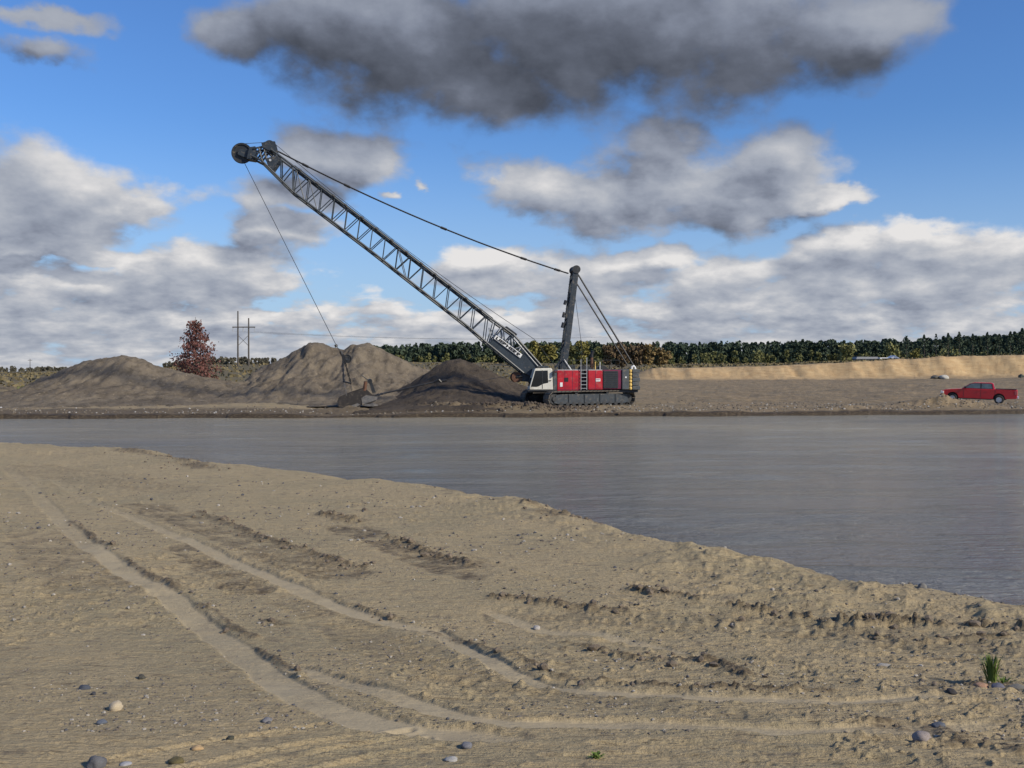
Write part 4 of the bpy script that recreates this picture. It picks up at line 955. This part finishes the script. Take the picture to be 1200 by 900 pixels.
for s_ in (-1, 1):
    MB().box(-3.14, -2.86, s_*(HWt-.02)-.16, s_*(HWt-.02)+.035-.0, .80, 1.02).obj('headlight', lampw, truck, bevel=.03) if s_ < 0 else MB().box(-3.14, -2.86, .84, 1.015, .80, 1.02).obj('headlight', lampw, truck, bevel=.03)
    MB().box(2.98, 3.19, min(s_*.86, s_*1.012), max(s_*.86, s_*1.012), .88, 1.22).obj('tail_light', lampr, truck, bevel=.02)
    MB().box(-1.16, -.98, min(s_*1.0, s_*1.20), max(s_*1.0, s_*1.20), 1.30, 1.50).obj('mirror', blackp, truck, bevel=.03)
    for x in (-.05, .62): MB().box(x, x+.18, min(s_*.99, s_*1.03), max(s_*.99, s_*1.03), 1.08, 1.13).obj('door_handle', tpaint, truck)
    sm_ = MB()
    for x in (-1.20, .22, 1.40): sm_.box(x-.008, x+.008, min(s_*.99, s_*1.006), max(s_*.99, s_*1.006), .52, 1.28)
    sm_.obj('panel_gap', blackp, truck)
    MB().box(-1.5, 1.1, min(s_*.90, s_*1.0), max(s_*.90, s_*1.0), .36, .44).obj('sill', blackp, truck)
    for wx in (fw, rw):
        wl = empty('wheel', (wx, s_*.90, wz), 0); wl.parent = truck
        MB().disc((0,0,0), wr, .26, 26, prof=[(.24,-.12),(.36,-.135),(.40,-.10),(.405,0),(.40,.10),(.36,.135),(.24,.12)]).obj('tyre', tyre, wl, smooth=True)
        rm = MB().disc((0,0,0), .25, .2, 20, prof=[(.25,-.12),(.23,-.11),(.22,.0),(.25,.12)])
        for i in range(6): rm.box(-.035, .035, -.115, -.06, .0, .235, Matrix.Rotation(math.pi/3*i, 4, 'Y')) if s_ < 0 else rm.box(-.035, .035, .06, .115, .0, .235, Matrix.Rotation(math.pi/3*i, 4, 'Y'))
        rm.disc((0, s_*.095, 0), .07, .05, 10); rm.disc((0, 0, 0), .225, .02, 16)
        rm.obj('rim', chrome, wl)

# ------------------------------------------------------------------ vegetation
def leafmat(name, c1, c2, c3=None):
    m = bpy.data.materials.new(name); m.use_nodes = True; k = NT(m.node_tree); b = k.n['Principled BSDF']
    P = k.node('ShaderNodeTexCoord').outputs['Object']
    c = k.mix(k.mr(k.noise(P, .9, 4, .6), .38, .62), c1, c2)
    c = k.mix(k.mr(k.noise(P, 5., 3, .6), .55, .7), c, c3 or tuple(x*1.35 for x in c2))
    k.inp(b.inputs['Base Color'], c); b.inputs['Roughness'].default_value = .8; b.inputs['Specular IOR Level'].default_value = .15
    return m
bark = mat('bark', (.075,.060,.048), .9, 0, .3, 6)
def leaves(pts, size, rng, up=.4):
    n_ = len(pts); a = rng.normal(size=(n_, 3)); a /= np.linalg.norm(a, axis=1)[:, None]; r_ = rng.normal(size=(n_, 3)); r_[:, 2] *= up
    b = np.cross(a, r_); b /= np.linalg.norm(b, axis=1)[:, None]+1e-9; s_ = size*rng.uniform(.6, 1.4, n_)[:, None]
    a = a*s_; b = b*s_*.95
    V = np.stack([pts-a-b*.3, pts+b, pts+a+b*.2, pts-b*.8], 1).reshape(-1, 3); F = np.arange(n_*4).reshape(-1, 4)
    return V, F
def crown_round(rng, h, r, nl, base=.22, size=.35, lumps=9):
    cs = []; 
    for i in range(lumps):
        t = rng.uniform(0, 1); rr = r*(.35+.6*math.sin(math.pi*min(1, .15+.8*t)))*.62; an = rng.uniform(0, 6.283)
        cs.append((rr*math.cos(an)*rng.uniform(.4, 1.), rr*math.sin(an)*rng.uniform(.4, 1.), h*(base+(.92-base)*t), r*rng.uniform(.35, .55)))
    cs = np.array(cs); k = rng.integers(0, lumps, nl); d = rng.normal(size=(nl, 3)); d /= np.linalg.norm(d, axis=1)[:, None]
    p = cs[k, :3]+d*cs[k, 3:4]*rng.uniform(.55, 1.05, nl)[:, None]*np.array([1, 1, .85]); p[:, 2] = np.clip(p[:, 2], h*.1, None)
    return leaves(p, size, rng)
def crown_cone(rng, h, r, nl, base=.12, size=.35):
    t = rng.uniform(0, 1, nl)**.75; an = rng.uniform(0, 6.283, nl)
    tiers = .72+.38*np.abs(np.sin(t*24+np.cos(an*3)*.9)); rr = r*(1-t)**.85*tiers*rng.uniform(.5, 1., nl)+.1
    p = np.stack([rr*np.cos(an), rr*np.sin(an), h*(base+(1-base)*t)-rr*.18], 1); return leaves(p, size, rng, .2)
def trunk_mb(h, r, rng, limbs=5, spread=.5):
    q = MB(); top = Vector((rng.uniform(-.1,.1)*h*.2, rng.uniform(-.1,.1)*h*.2, h)); q.tube((0,0,-.4), top*.5, r, r*.65, 7); q.tube(top*.5, top, r*.65, r*.12, 6)
    for i in range(limbs):
        t = rng.uniform(.25, .8); p = top*t; an = rng.uniform(0, 6.283); l = h*spread*(1-t*.7)
        q.tube(p, p+Vector((math.cos(an)*l, math.sin(an)*l, l*.7)), r*.35*(1-t*.5), r*.08, 5)
    return q
PROTO = {}
def tree(name, px, py_top, Y, width_px, kind, m, label, group=None, seed=0, base_z=None, nl=260, cat='tree'):
    x = (px-600)/FPX*Y; zt = EYE+(HZ-py_top)/FPX*Y; zb = gz(x, Y) if base_z is None else base_z
    h = max(zt-zb, 1.); r_ = width_px/2/FPX*Y; rng = np.random.default_rng(seed+int(px))
    t = empty(name, (x, Y, zb-.1), 0, label=label, cat=cat, group=group)
    V, F = (crown_cone if kind == 'cone' else crown_round)(rng, h, r_, nl, size=max(.18, r_*.11)) 
    me = np_mesh('crown', V, F, m, False); inst('crown', me, t)
    trunk_mb(h*.93 if kind == 'cone' else h*.75, max(.07, h*.018), rng, 4).obj('trunk', bark, t)
    return t
green1 = leafmat('hazed_pine', (.040,.060,.042), (.062,.084,.052)); green2 = leafmat('olive_leaves', (.105,.118,.048), (.155,.150,.060))  # pine green lifted slightly: distance haze is put into its colour
yel = leafmat('yellow_green_leaves', (.150,.145,.045), (.225,.195,.060)); rus = leafmat('russet_leaves', (.125,.082,.050), (.150,.110,.062), (.14,.13,.055))
oran = leafmat('orange_leaves', (.17,.115,.055), (.20,.15,.06)); mauve = leafmat('crimson_leaves', (.12,.062,.055), (.19,.080,.068), (.15,.11,.08)); drab = leafmat('grey_twigs', (.09,.085,.065), (.13,.12,.085))
pale = leafmat('pale_green_leaves', (.16,.17,.07), (.22,.21,.085))

# the lone red tree: open pyramidal crown, limbs showing
def lone_tree():
    Y = 128.; x = (229-600)/FPX*Y; zb = gz(x, Y)-.2; zt = EYE+(HZ-370.5)/FPX*Y; h = zt-zb; rng = np.random.default_rng(5)
    t = empty('maple_tree', (x, Y, zb), 0, label='lone crimson-leaved tree standing between the two tan sand piles', cat='tree')
    q = MB(); q.tube((0,0,-.3), (.05,0,h*.5), .17, .10, 8); q.tube((.05,0,h*.5), (0,0,h*.99), .10, .02, 6)
    P = []
    for i in range(58):
        f = (i+.5)/58; zz_ = h*(.08+.84*f); an = i*2.399; l = 2.6*(math.sqrt(max(0,1-f**2.0))*(.50+.65*rng.random()))*(1.0 if f < .55 else .8)
        e = Vector((math.cos(an)*l, math.sin(an)*l, zz_+l*.40)); s_ = Vector((0,0,zz_)); q.tube(s_, e, .045*(1-f)+.012, .008, 4)
        nn = int(34+62*(1-f)**1.0)
        for k_ in range(nn):
            u_ = rng.uniform(.30, 1.05)**.8; P.append(s_.lerp(e, u_)+Vector(rng.normal(size=3)*(.16+.20*(1-f))))
    q.obj('trunk', bark, t)
    P = np.array([tuple(p) for p in P]); V, F = leaves(P, .125, rng); inst('crown', np_mesh('crown', V, F, mauve, False), t)
lone_tree()

# woods: one far-off mass of evergreens, built tree by tree in one mesh
rng = np.random.default_rng(3)
def wood(name, spec, m, label):
    Vs, Fs, o_ = [], [], 0
    for (px, ptop, Y, wpx, kind) in spec:
        x = (px-600)/FPX*Y; zt = EYE+(HZ-ptop)/FPX*Y; zb = gz(x, Y)-.3; h = max(2., zt-zb); r_ = wpx/2/FPX*Y
        V, F = (crown_cone if kind == 'cone' else crown_round)(rng, h, r_, 260, size=r_*.17+.12, base=.0)
        Vs.append(V+np.array([x, Y, zb])); Fs.append(F+o_); o_ += len(V)
        tb = MB(); tb.tube((x, Y, zb), (x, Y, zb+h*.7), .18, .08, 4)
        tv = np.array(tb.v); q4 = [f for f in tb.f if len(f) == 4]; Vs.append(tv); Fs.append(np.array(q4)+o_); o_ += len(tv)
    o = bpy.data.objects.new(name, np_mesh(name, np.concatenate(Vs), np.concatenate(Fs), m, False)); COL.objects.link(o); tag(o, label, 'woods', kind='stuff')
TL = [(440,406),(470,403.5),(500,402),(530,400.5),(560,400.5),(600,401),(640,400),(700,401),(760,400.5),(800,399.5),(850,400.5),(900,400.5),(950,399),(1000,399),(1050,397.5),(1080,396),(1110,394),(1150,392),(1200,389),(1300,388)]
tlx = [a for a, b in TL]; tly = [b for a, b in TL]
sp = []
for row, Y in enumerate((400., 430., 465.)):
    px = 430.
    while px < 1330:
        w_ = rng.uniform(9, 17); top = np.interp(px, tlx, tly)+rng.uniform(-.6, 1.6)+(3.0 if row == 0 else 0)+2*vn(np.array([px/60.]), np.array([row*3.]), 5)[0]
        sp.append((px+rng.uniform(-2,2), top, Y+rng.uniform(-9,9), w_, 'cone' if rng.random() < .18 else 'round')); px += w_*.38
wood('evergreen_wood', sp, green1, 'dark evergreen wood along the horizon behind the sand bank')
sp = []
for row, Y in enumerate((395., 380.)):
    px = 440. if row == 0 else 760.
    while px < (1240 if row else 640):
        w_ = rng.uniform(7, 12); sp.append((px, rng.uniform(410, 417) if row else rng.uniform(413, 419), Y+rng.uniform(-8,8), w_, 'round')); px += w_*rng.uniform(.6, 1.5)
wood('mixed_underwood', sp, green2, 'olive scrub and young trees along the foot of the evergreen wood')
sp = [(px+rng.uniform(-2,2), 433.3+rng.uniform(0,1.0), 420+rng.uniform(-10,10), rng.uniform(5,9), 'round') for px in np.arange(-30, 150, 3.5)]
sp += [(px+rng.uniform(-2,2), np.interp(px, [200,235,255,275,300,345],[431,425.5,424.5,425.5,424,424.5])+rng.uniform(-.8,1.5), 270+rng.uniform(-8,8), rng.uniform(5,9), 'round') for px in np.arange(195, 352, 3.0)]
wood('low_scrub', sp, drab, 'low grey-green scrub on the rise behind the left sand piles')

AUT = [ # px, top, width, material, what it looks like
 (611,404,20,green2,'olive-green tree just left of the operator cab roof line'),(627,401,24,yel,'yellow-green tree above the operator cab'),(643,402,20,yel,'yellowing tree at the left of the mast'),
 (668,402,22,green2,'olive tree directly right of the mast'),(684,400,20,yel,'yellow-green tree between mast and exhaust pipe'),(699,402,22,green2,'olive tree above the exhaust pipe'),
 (714,403,20,rus,'russet tree in front of the right part of the machine house'),(729,402,24,rus,'russet-brown tree above the counterweight'),(745,404,24,rus,'reddish tree right of the backstays'),
 (761,404,22,oran,'orange-tan tree second from the right end of the autumn row'),(776,406,20,oran,'orange-tan tree ending the autumn row right of the dragline')]
for px, top, w_, m_, lb in AUT: tree('broadleaf_tree', px, top, 300., w_*1.15, 'round', m_, lb, 'autumn trees behind the dragline', seed=11, nl=900)
PINE = [(1062,393.5,11,'slim pine rising at the left of the right-hand pine group'),(1083,392,12,'dark pine second from the left in the right-hand group'),(1097,391,11,'dark pine left of the tall pair above the pickup'),
 (1111,390,13,'pointed pine above the nose of the pickup'),(1124,388,15,'tall dark pine above the pickup windscreen'),(1140,391,16,'broad dark pine above the pickup cab'),
 (1157,389,14,'pine above the pickup load bed'),(1171,391,13,'shorter pine above the pickup tail'),(1184,388,16,'tall pine second from the right photo edge'),(1198,384.5,20,'tallest pine at the right edge of the photo')]
for px, top, w_, lb in PINE: tree('pine_tree', px, top, 345., w_*1.1, 'cone', green1, lb, 'pines above the pickup', seed=21, nl=300)
for px, top, w_, lb in ((962,396,9,'small treetop standing out above the middle of the evergreen wood'),(1008,395.5,8,'left one of two small treetops poking over the wood left of the white shed'),(1062.5,391.5,13,'round treetop poking highest over the wood between white shed and pines')):
    tree('broadleaf_tree', px, top, 440., w_, 'round', green1, lb, seed=31, nl=200)
for px, top, w_, m_, lb in ((992,404,28,pale,'round yellow-green tree in front of the wood left of the white shed'),(1046,402,24,pale,'round pale green tree right behind the white shed'),(1113,407,26,pale,'wide pale green bush-like tree below the pines'),
    (886,412,20,pale,'small pale green tree at the foot of the wood above the bare flat'),(1072,410,18,yel,'small yellowish tree right of the white shed'),(828,414,16,green2,'small olive tree at the left end of the sand bank')):
    tree('broadleaf_tree', px, top, 365., w_*1.1, 'round', m_, lb, 'pale trees in front of the wood', seed=41, nl=420)
for px, top, w_, Y, m_, lb in ((15,429,10,330.,drab,'small bare round bush on the skyline at the far left'),(75,429.5,5,150.,drab,'tiny bush on the left shoulder of the long low sand pile'),
    (24,455,18,108.,green2,'dark low bush on the slope at the left photo edge'),(112,420.5,6,112.,drab,'')):
    if lb: tree('shrub', px, top, Y, w_, 'round', m_, lb, seed=51, nl=200, cat='shrub')

# grass and weeds over the scrubland: stuff
n_ = 9000; gx = rng.uniform(0, 1, n_); px_ = rng.uniform(-20, 1230, n_); Yg = np.where(px_ < 745, rng.uniform(118, 330, n_), rng.uniform(217, 360, n_))
xg = (px_-600)/FPX*Yg; zg = terrain(xg, Yg); P = np.stack([xg, Yg, zg+.12], 1)
V, F = leaves(P, .33, rng); V[:, 2] = np.maximum(V[:, 2], np.repeat(zg, 4)-.1)
o = bpy.data.objects.new('scrub_grass', np_mesh('scrub_grass', V, F, leafmat('dry_grass', (.14,.115,.060), (.19,.15,.08), (.10,.10,.045)), False)); COL.objects.link(o); tag(o, 'dry yellow-green grass and low scrub behind the piles and sand bank', 'grass', kind='stuff')

# ------------------------------------------------------------------ power poles, shed, rubble
wood_m = mat('weathered_pole', (.085,.075,.065), .9, 0, .3, 3)
Yp = 235.
def at(px, py, Y): return Vector(((px-600)/FPX*Y, Y, EYE+(HZ-py)/FPX*Y))
pp = at(285, 426, Yp); pz = gz(pp.x, Yp)
pole = empty('power_pylon', (pp.x, Yp, pz), 0, label='wooden two-pole power line frame with a crossarm, right of the lone red tree', cat='utility pole')
for px, py in ((278.8, 364.5), (291.4, 372.8)):
    t_ = at(px, py, Yp); MB().tube((t_.x-pp.x, 0, -.5), (t_.x-pp.x, 0, t_.z-pz), .21, .15, 8).obj('pole', wood_m, pole)
a_, b_ = at(272.6, 383.4, Yp), at(299.2, 383.4, Yp)
MB().box(a_.x-pp.x, b_.x-pp.x, -.32, -.10, a_.z-pz-.12, a_.z-pz+.12).obj('crossarm', wood_m, pole)
a_, b_ = at(279, 393, Yp), at(291, 405, Yp); 
MB().tube((a_.x-pp.x,0,a_.z-pz),(b_.x-pp.x,0,b_.z-pz),.05).obj('crossbrace', wood_m, pole); MB().tube((a_.x-pp.x,0,b_.z-pz),(b_.x-pp.x,0,a_.z-pz),.05).obj('crossbrace', wood_m, pole)
for px in (273.4, 285.2, 298.6):
    t_ = at(px, 384, Yp); MB().tube((t_.x-pp.x,-.2,t_.z-pz),(t_.x-pp.x,-.2,t_.z-pz-.9),.08,n=6).obj('insulator', palegrey, pole)
    e_ = at(px+420, 402, 330.); q = MB(); A_ = Vector((t_.x-pp.x,-.2,t_.z-pz-.9)); Bb = Vector((e_.x-pp.x, 95, e_.z-pz+2))
    q.path(rope_pts(A_, Bb, 1.2, 10), .016, 3); q.obj('wire', rope, pole)
t_ = at(35.2, 420.5, 380.); zb_ = gz(t_.x, 380.)
fp = empty('utility_pole', (t_.x, 380., zb_), 0, label='thin distant utility pole on the skyline near the left edge', cat='utility pole')
MB().tube((0,0,-.5),(0,0,t_.z-zb_),.14,.10,6).obj('pole', wood_m, fp); MB().box(-.8,.8,-.06,.06,t_.z-zb_-.6,t_.z-zb_-.45).obj('crossarm', wood_m, fp)

c_ = at(1046, 421.5, 352.); zb_ = gz(c_.x, 352.)
shed = empty('white_shed', (c_.x, 352., zb_-.6), 0, label='small white gabled shed at the edge of the wood', cat='shed')
MB().box(-1.4,1.5,-2,2,-.5,1.9).obj('wall', whitep, shed); MB().prism([(-1.7,1.85),(0.05,2.9),(1.8,1.85)], -2.2, 2.2).obj('roof', mat('white_roof', (.75,.76,.78), .4), shed)
MB().box(-.5,.5,-2.03,-1.99,-.3,1.4).obj('door', grey, shed)
c_ = at(1036, 422, 354.); zb2 = gz(c_.x, 354.)
sh2 = empty('trailer', (c_.x, 354., zb2), 0, label='low white trailer immediately left of the white gabled shed', cat='trailer')
MB().box(-1.9,1.9,-1.2,1.2,.5,1.9).obj('body', whitep, sh2, bevel=.1); MB().box(-1.2,1.0,-1.23,-1.19,1.1,1.6).obj('window', glass, sh2)
for x in (-.9,.9): MB().disc((x,-1.1,.35),.36,.25,14).obj('wheel', tyre, sh2)
c_ = at(1016, 421.5, 358.); zb2 = gz(c_.x, 358.)
sh3 = empty('long_shed', (c_.x, 358., zb2), 0, label='long low grey shed left of the white trailer, half hidden by trees', cat='shed')
MB().box(-4.2,3.0,-2,2,-.5,1.7).obj('wall', mat('grey_board', (.22,.22,.21), .8), sh3); MB().prism([(-4.5,1.65),(-4.2,2.4),(3.0,2.4),(3.3,1.65)], -2.3, 2.3).obj('roof', mat('grey_roof', (.30,.31,.32), .6), sh3)

# rocks: lumpy stones
def rock_mesh(name, seed, m, sub=2, flat=.6):
    bm = bmesh.new(); bmesh.ops.create_icosphere(bm, subdivisions=sub, radius=1); r0 = random.Random(seed); o3 = Vector((r0.uniform(-9,9), r0.uniform(-9,9), r0.uniform(-9,9)))
    from mathutils import noise as mn
    for v in bm.verts:
        d = v.co.normalized(); f = 1+.32*mn.noise(d*1.1+o3)+.14*mn.noise(d*2.9+o3); v.co = Vector((d.x*f, d.y*f*.85, d.z*f*flat))
    me = bpy.data.meshes.new(name); bm.to_mesh(me); bm.free(); me.materials.append(m)
    me.polygons.foreach_set('use_smooth', [True]*len(me.polygons)); return me
def smat(n_, c): return mat(n_, c, .75, 0, .25, 14, bump=.4)
def stone(px, py, wpx, c, label, flat=.65, seed=1, name='stone', Y=None):
    if Y is None: x, Y = g2w(px, py)
    else: x = (px-600)/FPX*Y
    r_ = wpx/2/FPX*Y; z_ = gz(x, Y)
    return inst(name, rock_mesh(name, seed, smat('stone_%d' % seed, c), 3, flat), None, (x, Y, z_+r_*flat*.35), (0, 0, seed*1.7), (r_, r_, r_), label=label, cat='stone')
stone(135.5, 832, 19, (.46,.38,.26), 'palest rounded sandstone-coloured stone in the lower left foreground', .8, 1)
stone(99, 807, 13, (.060,.068,.085), 'dark blue-grey stone up and left of the pale rounded stone', .6, 2)
stone(109.5, 816, 7, (.05,.05,.055), 'small dark stone just below the blue-grey stone', .7, 3)
stone(119, 850, 12, (.10,.115,.145), 'blue-grey stone directly below the pale rounded stone', .6, 4)
stone(113, 897, 24, (.115,.115,.12), 'big grey stone cut by the bottom photo edge at lower left', .75, 5)
stone(231, 877, 15, (.42,.29,.15), 'flat orange-tan stone at the bottom left', .45, 6)
stone(206, 891, 20, (.12,.095,.035), 'olive-brown clod-like stone right at the bottom left edge', .5, 7)
stone(147, 894, 14, (.33,.33,.34), 'flat light grey stone between two darker ones at the bottom left', .35, 8)
stone(166, 794, 9, (.065,.060,.045), 'small dark stone above and right of the pale rounded stone', .8, 9)
stone(313, 846, 13, (.17,.165,.17), 'grey stone beside the double wheel rut', .5, 10)
stone(270, 867, 10, (.055,.055,.035), 'small dark green-black stone in the furrows at the bottom', .6, 11)
stone(547, 875, 15, (.15,.15,.165), 'bluish grey stone at bottom centre', .6, 12)
stone(529, 890, 16, (.36,.35,.32), 'light grey flat stone below the bluish grey one at bottom centre', .4, 13)
stone(629, 734, 9, (.40,.37,.33), 'small whitish stone between the wheel ruts in the middle', .7, 14)
stone(1081, 868, 25, (.26,.22,.20), 'large pinkish grey stone at the lower right', .62, 15)
stone(1150, 809, 18, (.38,.22,.13), 'flat orange stone at the foot of the grass tuft', .42, 16)
stone(1170, 811, 16, (.12,.12,.15), 'bluish dark stone right of the orange stone by the grass tuft', .5, 17)
stone(1115, 815, 12, (.045,.04,.04), 'small black stone left of the orange stone', .6, 18)
stone(1100, 846, 17, (.10,.11,.13), 'blue-grey stone above the large pinkish grey stone', .4, 19)
stone(1194, 812, 22, (.20,.18,.14), 'flat tan-grey slab stone at the right photo edge', .3, 20)
stone(1081, 690, 12, (.17,.16,.14), 'grey boulder on the near shore rim at the right', .9, 21)
stone(1037, 779, 16, (.36,.33,.28), 'flat pale stone in the track prints right of centre', .3, 22)
stone(1106, 436.5, 14, (.42,.40,.34), 'pale broken boulder heap at the foot of the sand bank above the pickup', .5, 23, Y=198.)
stone(1096, 438, 12, (.10,.09,.07), 'dark rubble lump left of the pale boulder at the sand bank', .5, 24, Y=198.5)
stone(1197, 438, 8, (.07,.08,.06), 'dark lump at the foot of the sand bank at the right edge', .7, 25, Y=197.)
stone(1, 479, 4, (.5,.5,.48), 'small white stone on the far bank at the left photo edge', .7, 26, Y=80.)

def scatter(name, pts, sizes, m, label, cat, seed, flat=.65, sub=1):
    rg_ = np.random.default_rng(seed); bs = []
    for i in range(6):
        t = rock_mesh('t', seed*10+i, m, sub, flat); v = np.zeros(len(t.vertices)*3); t.vertices.foreach_get('co', v); f = np.zeros(len(t.polygons)*3, dtype=np.int32); t.loops.foreach_get('vertex_index', f); bs.append((v.reshape(-1, 3), f.reshape(-1, 3))); bpy.data.meshes.remove(t)
    Vs, Fs, o_ = [], [], 0
    for (x, y, z_), s_ in zip(pts, sizes):
        v, f = bs[rg_.integers(6)]; a = rg_.uniform(0, 6.28); c, s2 = math.cos(a), math.sin(a); M_ = np.array([[c, s2, 0], [-s2, c, 0], [0, 0, 1]])*s_*rg_.uniform(.75, 1.25, (3, 1))
        Vs.append(v @ M_ + (x, y, z_+s_*flat*.2)); Fs.append(f+o_); o_ += len(v)
    o = bpy.data.objects.new(name, np_mesh(name, np.concatenate(Vs), np.concatenate(Fs), m, False)); COL.objects.link(o); tag(o, label, cat, kind='stuff')
rg = np.random.default_rng(77)
# gravel on the near land
n_ = 9000; pyv = HZ+ (472)*rg.uniform(.22, 1., n_)**.9; pxv = rg.uniform(-80, 1280, n_); Yv = 3.3*FPX/(pyv-HZ); Xv = (pxv-600)/FPX*Yv
tt = terrain(Xv, Yv, True); ok = (tt[0] > .3) & (rg.random(n_) > tt[2]*1.2) & (fbm(Xv/1.5, Yv/1.5, 900, 3) > -.12)
Xv, Yv, Zv = Xv[ok], Yv[ok], tt[0][ok]; sz = .010+.020*rg.random(len(Xv))**4
sz *= np.clip(Yv/12, .8, 2)
for k_, (nm, c, lb) in enumerate((('gravel', (.155,.130,.10), 'small brown clods and grit scattered over the near sand'), ('gravel', (.34,.31,.26), 'small pale pebbles scattered over the near sand'), ('gravel', (.075,.075,.08), 'small dark pebbles scattered over the near sand'))):
    sel = (rg.random(len(Xv)) < (.62, .5, 1.)[k_]) if k_ < 2 else None
    lab = np.arange(len(Xv)) % 20; s_ = (lab < 13) if k_ == 0 else ((lab >= 13) & (lab < 17)) if k_ == 1 else (lab >= 17)
    scatter(nm, list(zip(Xv[s_], Yv[s_], Zv[s_])), sz[s_], smat('gravel_%d' % k_, c), lb, 'gravel', 60+k_)
# clods along the thrown-up ridges
pts, szs = [], []
for line, hw, hh in RIDGES:
    for (ax, ay), (bx_, by_) in zip(line[:-1], line[1:]):
        l = math.hypot(bx_-ax, by_-ay); 
        for i in range(int(l*(13 if hh > .09 else 4))):
            t = rg.random(); x = ax+(bx_-ax)*t+rg.normal()*hw*1.6; y = ay+(by_-ay)*t+rg.normal()*hw*1.5; pts.append((x, y)); szs.append((.010+.045*rg.random()**3)*(1+hh*2.5))
xx = np.array([p[0] for p in pts]); yv = np.array([p[1] for p in pts]); zz = terrain(xx, yv)
scatter('dirt_clods', list(zip(xx, yv, zz)), szs, smat('clod', (.145,.112,.076)), 'dark damp clods thrown up along the crawler prints', 'clods', 88, .8)
# rubble and lumps on the far bank
n_ = 2600; pxv = rg.uniform(-10, 1215, n_); Xv = (pxv-600)/FPX*79.; fy_ = far_shore(Xv); Yv = fy_+1.0+rg.exponential(2.2, n_)*np.where(pxv > 560, 1.6, .6); Xv = (pxv-600)/FPX*Yv; Zv = terrain(Xv, Yv)
keep_ = (rg.random(n_) < np.where(pxv > 620, 1., .35)); 
light = rg.random(n_) < .22
for flag, c, lb, nm in ((True, (.44,.43,.40), 'pale stones scattered along the edge of the far bank', 'bank_stones'), (False, (.15,.125,.092), 'brown lumps scattered along the edge of the far bank', 'bank_clods')):
    s_ = keep_ & (light == flag); scatter(nm, list(zip(Xv[s_], Yv[s_], Zv[s_])), rg.uniform(.03, .10, s_.sum())*(.9 if flag else 1.2), smat(nm, c), lb, 'rubble', 91+flag)
# lumps over the wet heap before the crawlers
n_ = 420; Xv = rg.normal(.8, 3.2, n_); Yv = 80.2+rg.normal(0, 1.1, n_); Zv = terrain(Xv, Yv); s_ = Zv > .15
scatter('wet_clods', list(zip(Xv[s_], Yv[s_], Zv[s_])), rg.uniform(.06, .2, s_.sum()), smat('wet_clod', (.075,.055,.036)), 'wet brown clods heaped before the crawler tracks', 'clods', 95, .8)

# grass tuft and weed
def tuft(px, py, hpx, wpx, n_, label, name, seed, lean=.25, stub=False):
    x, Y = g2w(px, py); z_ = gz(x, Y); h = hpx/FPX*Y; r0 = np.random.default_rng(seed)
    t = empty(name, (x, Y, z_), 0, label=label, cat='grass' if not stub else 'weed'); bl = MB()
    gm = leafmat(name+'_leaf', (.10,.15,.035), (.16,.22,.05), (.25,.27,.10)); base_ = None
    for i in range(n_):
        an = r0.uniform(0, 6.28); sp_ = wpx/2/FPX*Y*r0.uniform(.1, 1); hh = h*r0.uniform(.5, 1.); d = Vector((math.cos(an), math.sin(an), 0)); bx0 = d*r0.uniform(0, wpx*.2/FPX*Y)
        w_ = .0045+.003*r0.random(); s_ = Vector((-d.y, d.x, 0))*w_; q = MB()
        p = [bx0, bx0+d*sp_*.25+Vector((0,0,hh*.45)), bx0+d*sp_*.62+Vector((0,0,hh*.82)), bx0+d*sp_+Vector((0,0,hh*(1 if not stub else .7)))]
        vs = [p[0]-s_, p[0]+s_, p[1]-s_, p[1]+s_, p[2]-s_*.8, p[2]+s_*.8, p[3]]
        q.add(vs, [(0,1,3,2),(2,3,5,4),(4,5,6)]); q.obj('blade', gm, t)
tuft(1162, 800, 36, 26, 130, 'upright green grass tuft growing from the sand at the lower right', 'grass_tuft', 5)
tuft(1176, 800, 9, 34, 40, 'low pale grass spreading at the right foot of the upright tuft', 'grass_sprawl', 8)
tuft(699, 888, 7, 20, 60, 'small flat green weed at the bottom right of centre', 'green_weed', 6, stub=True)
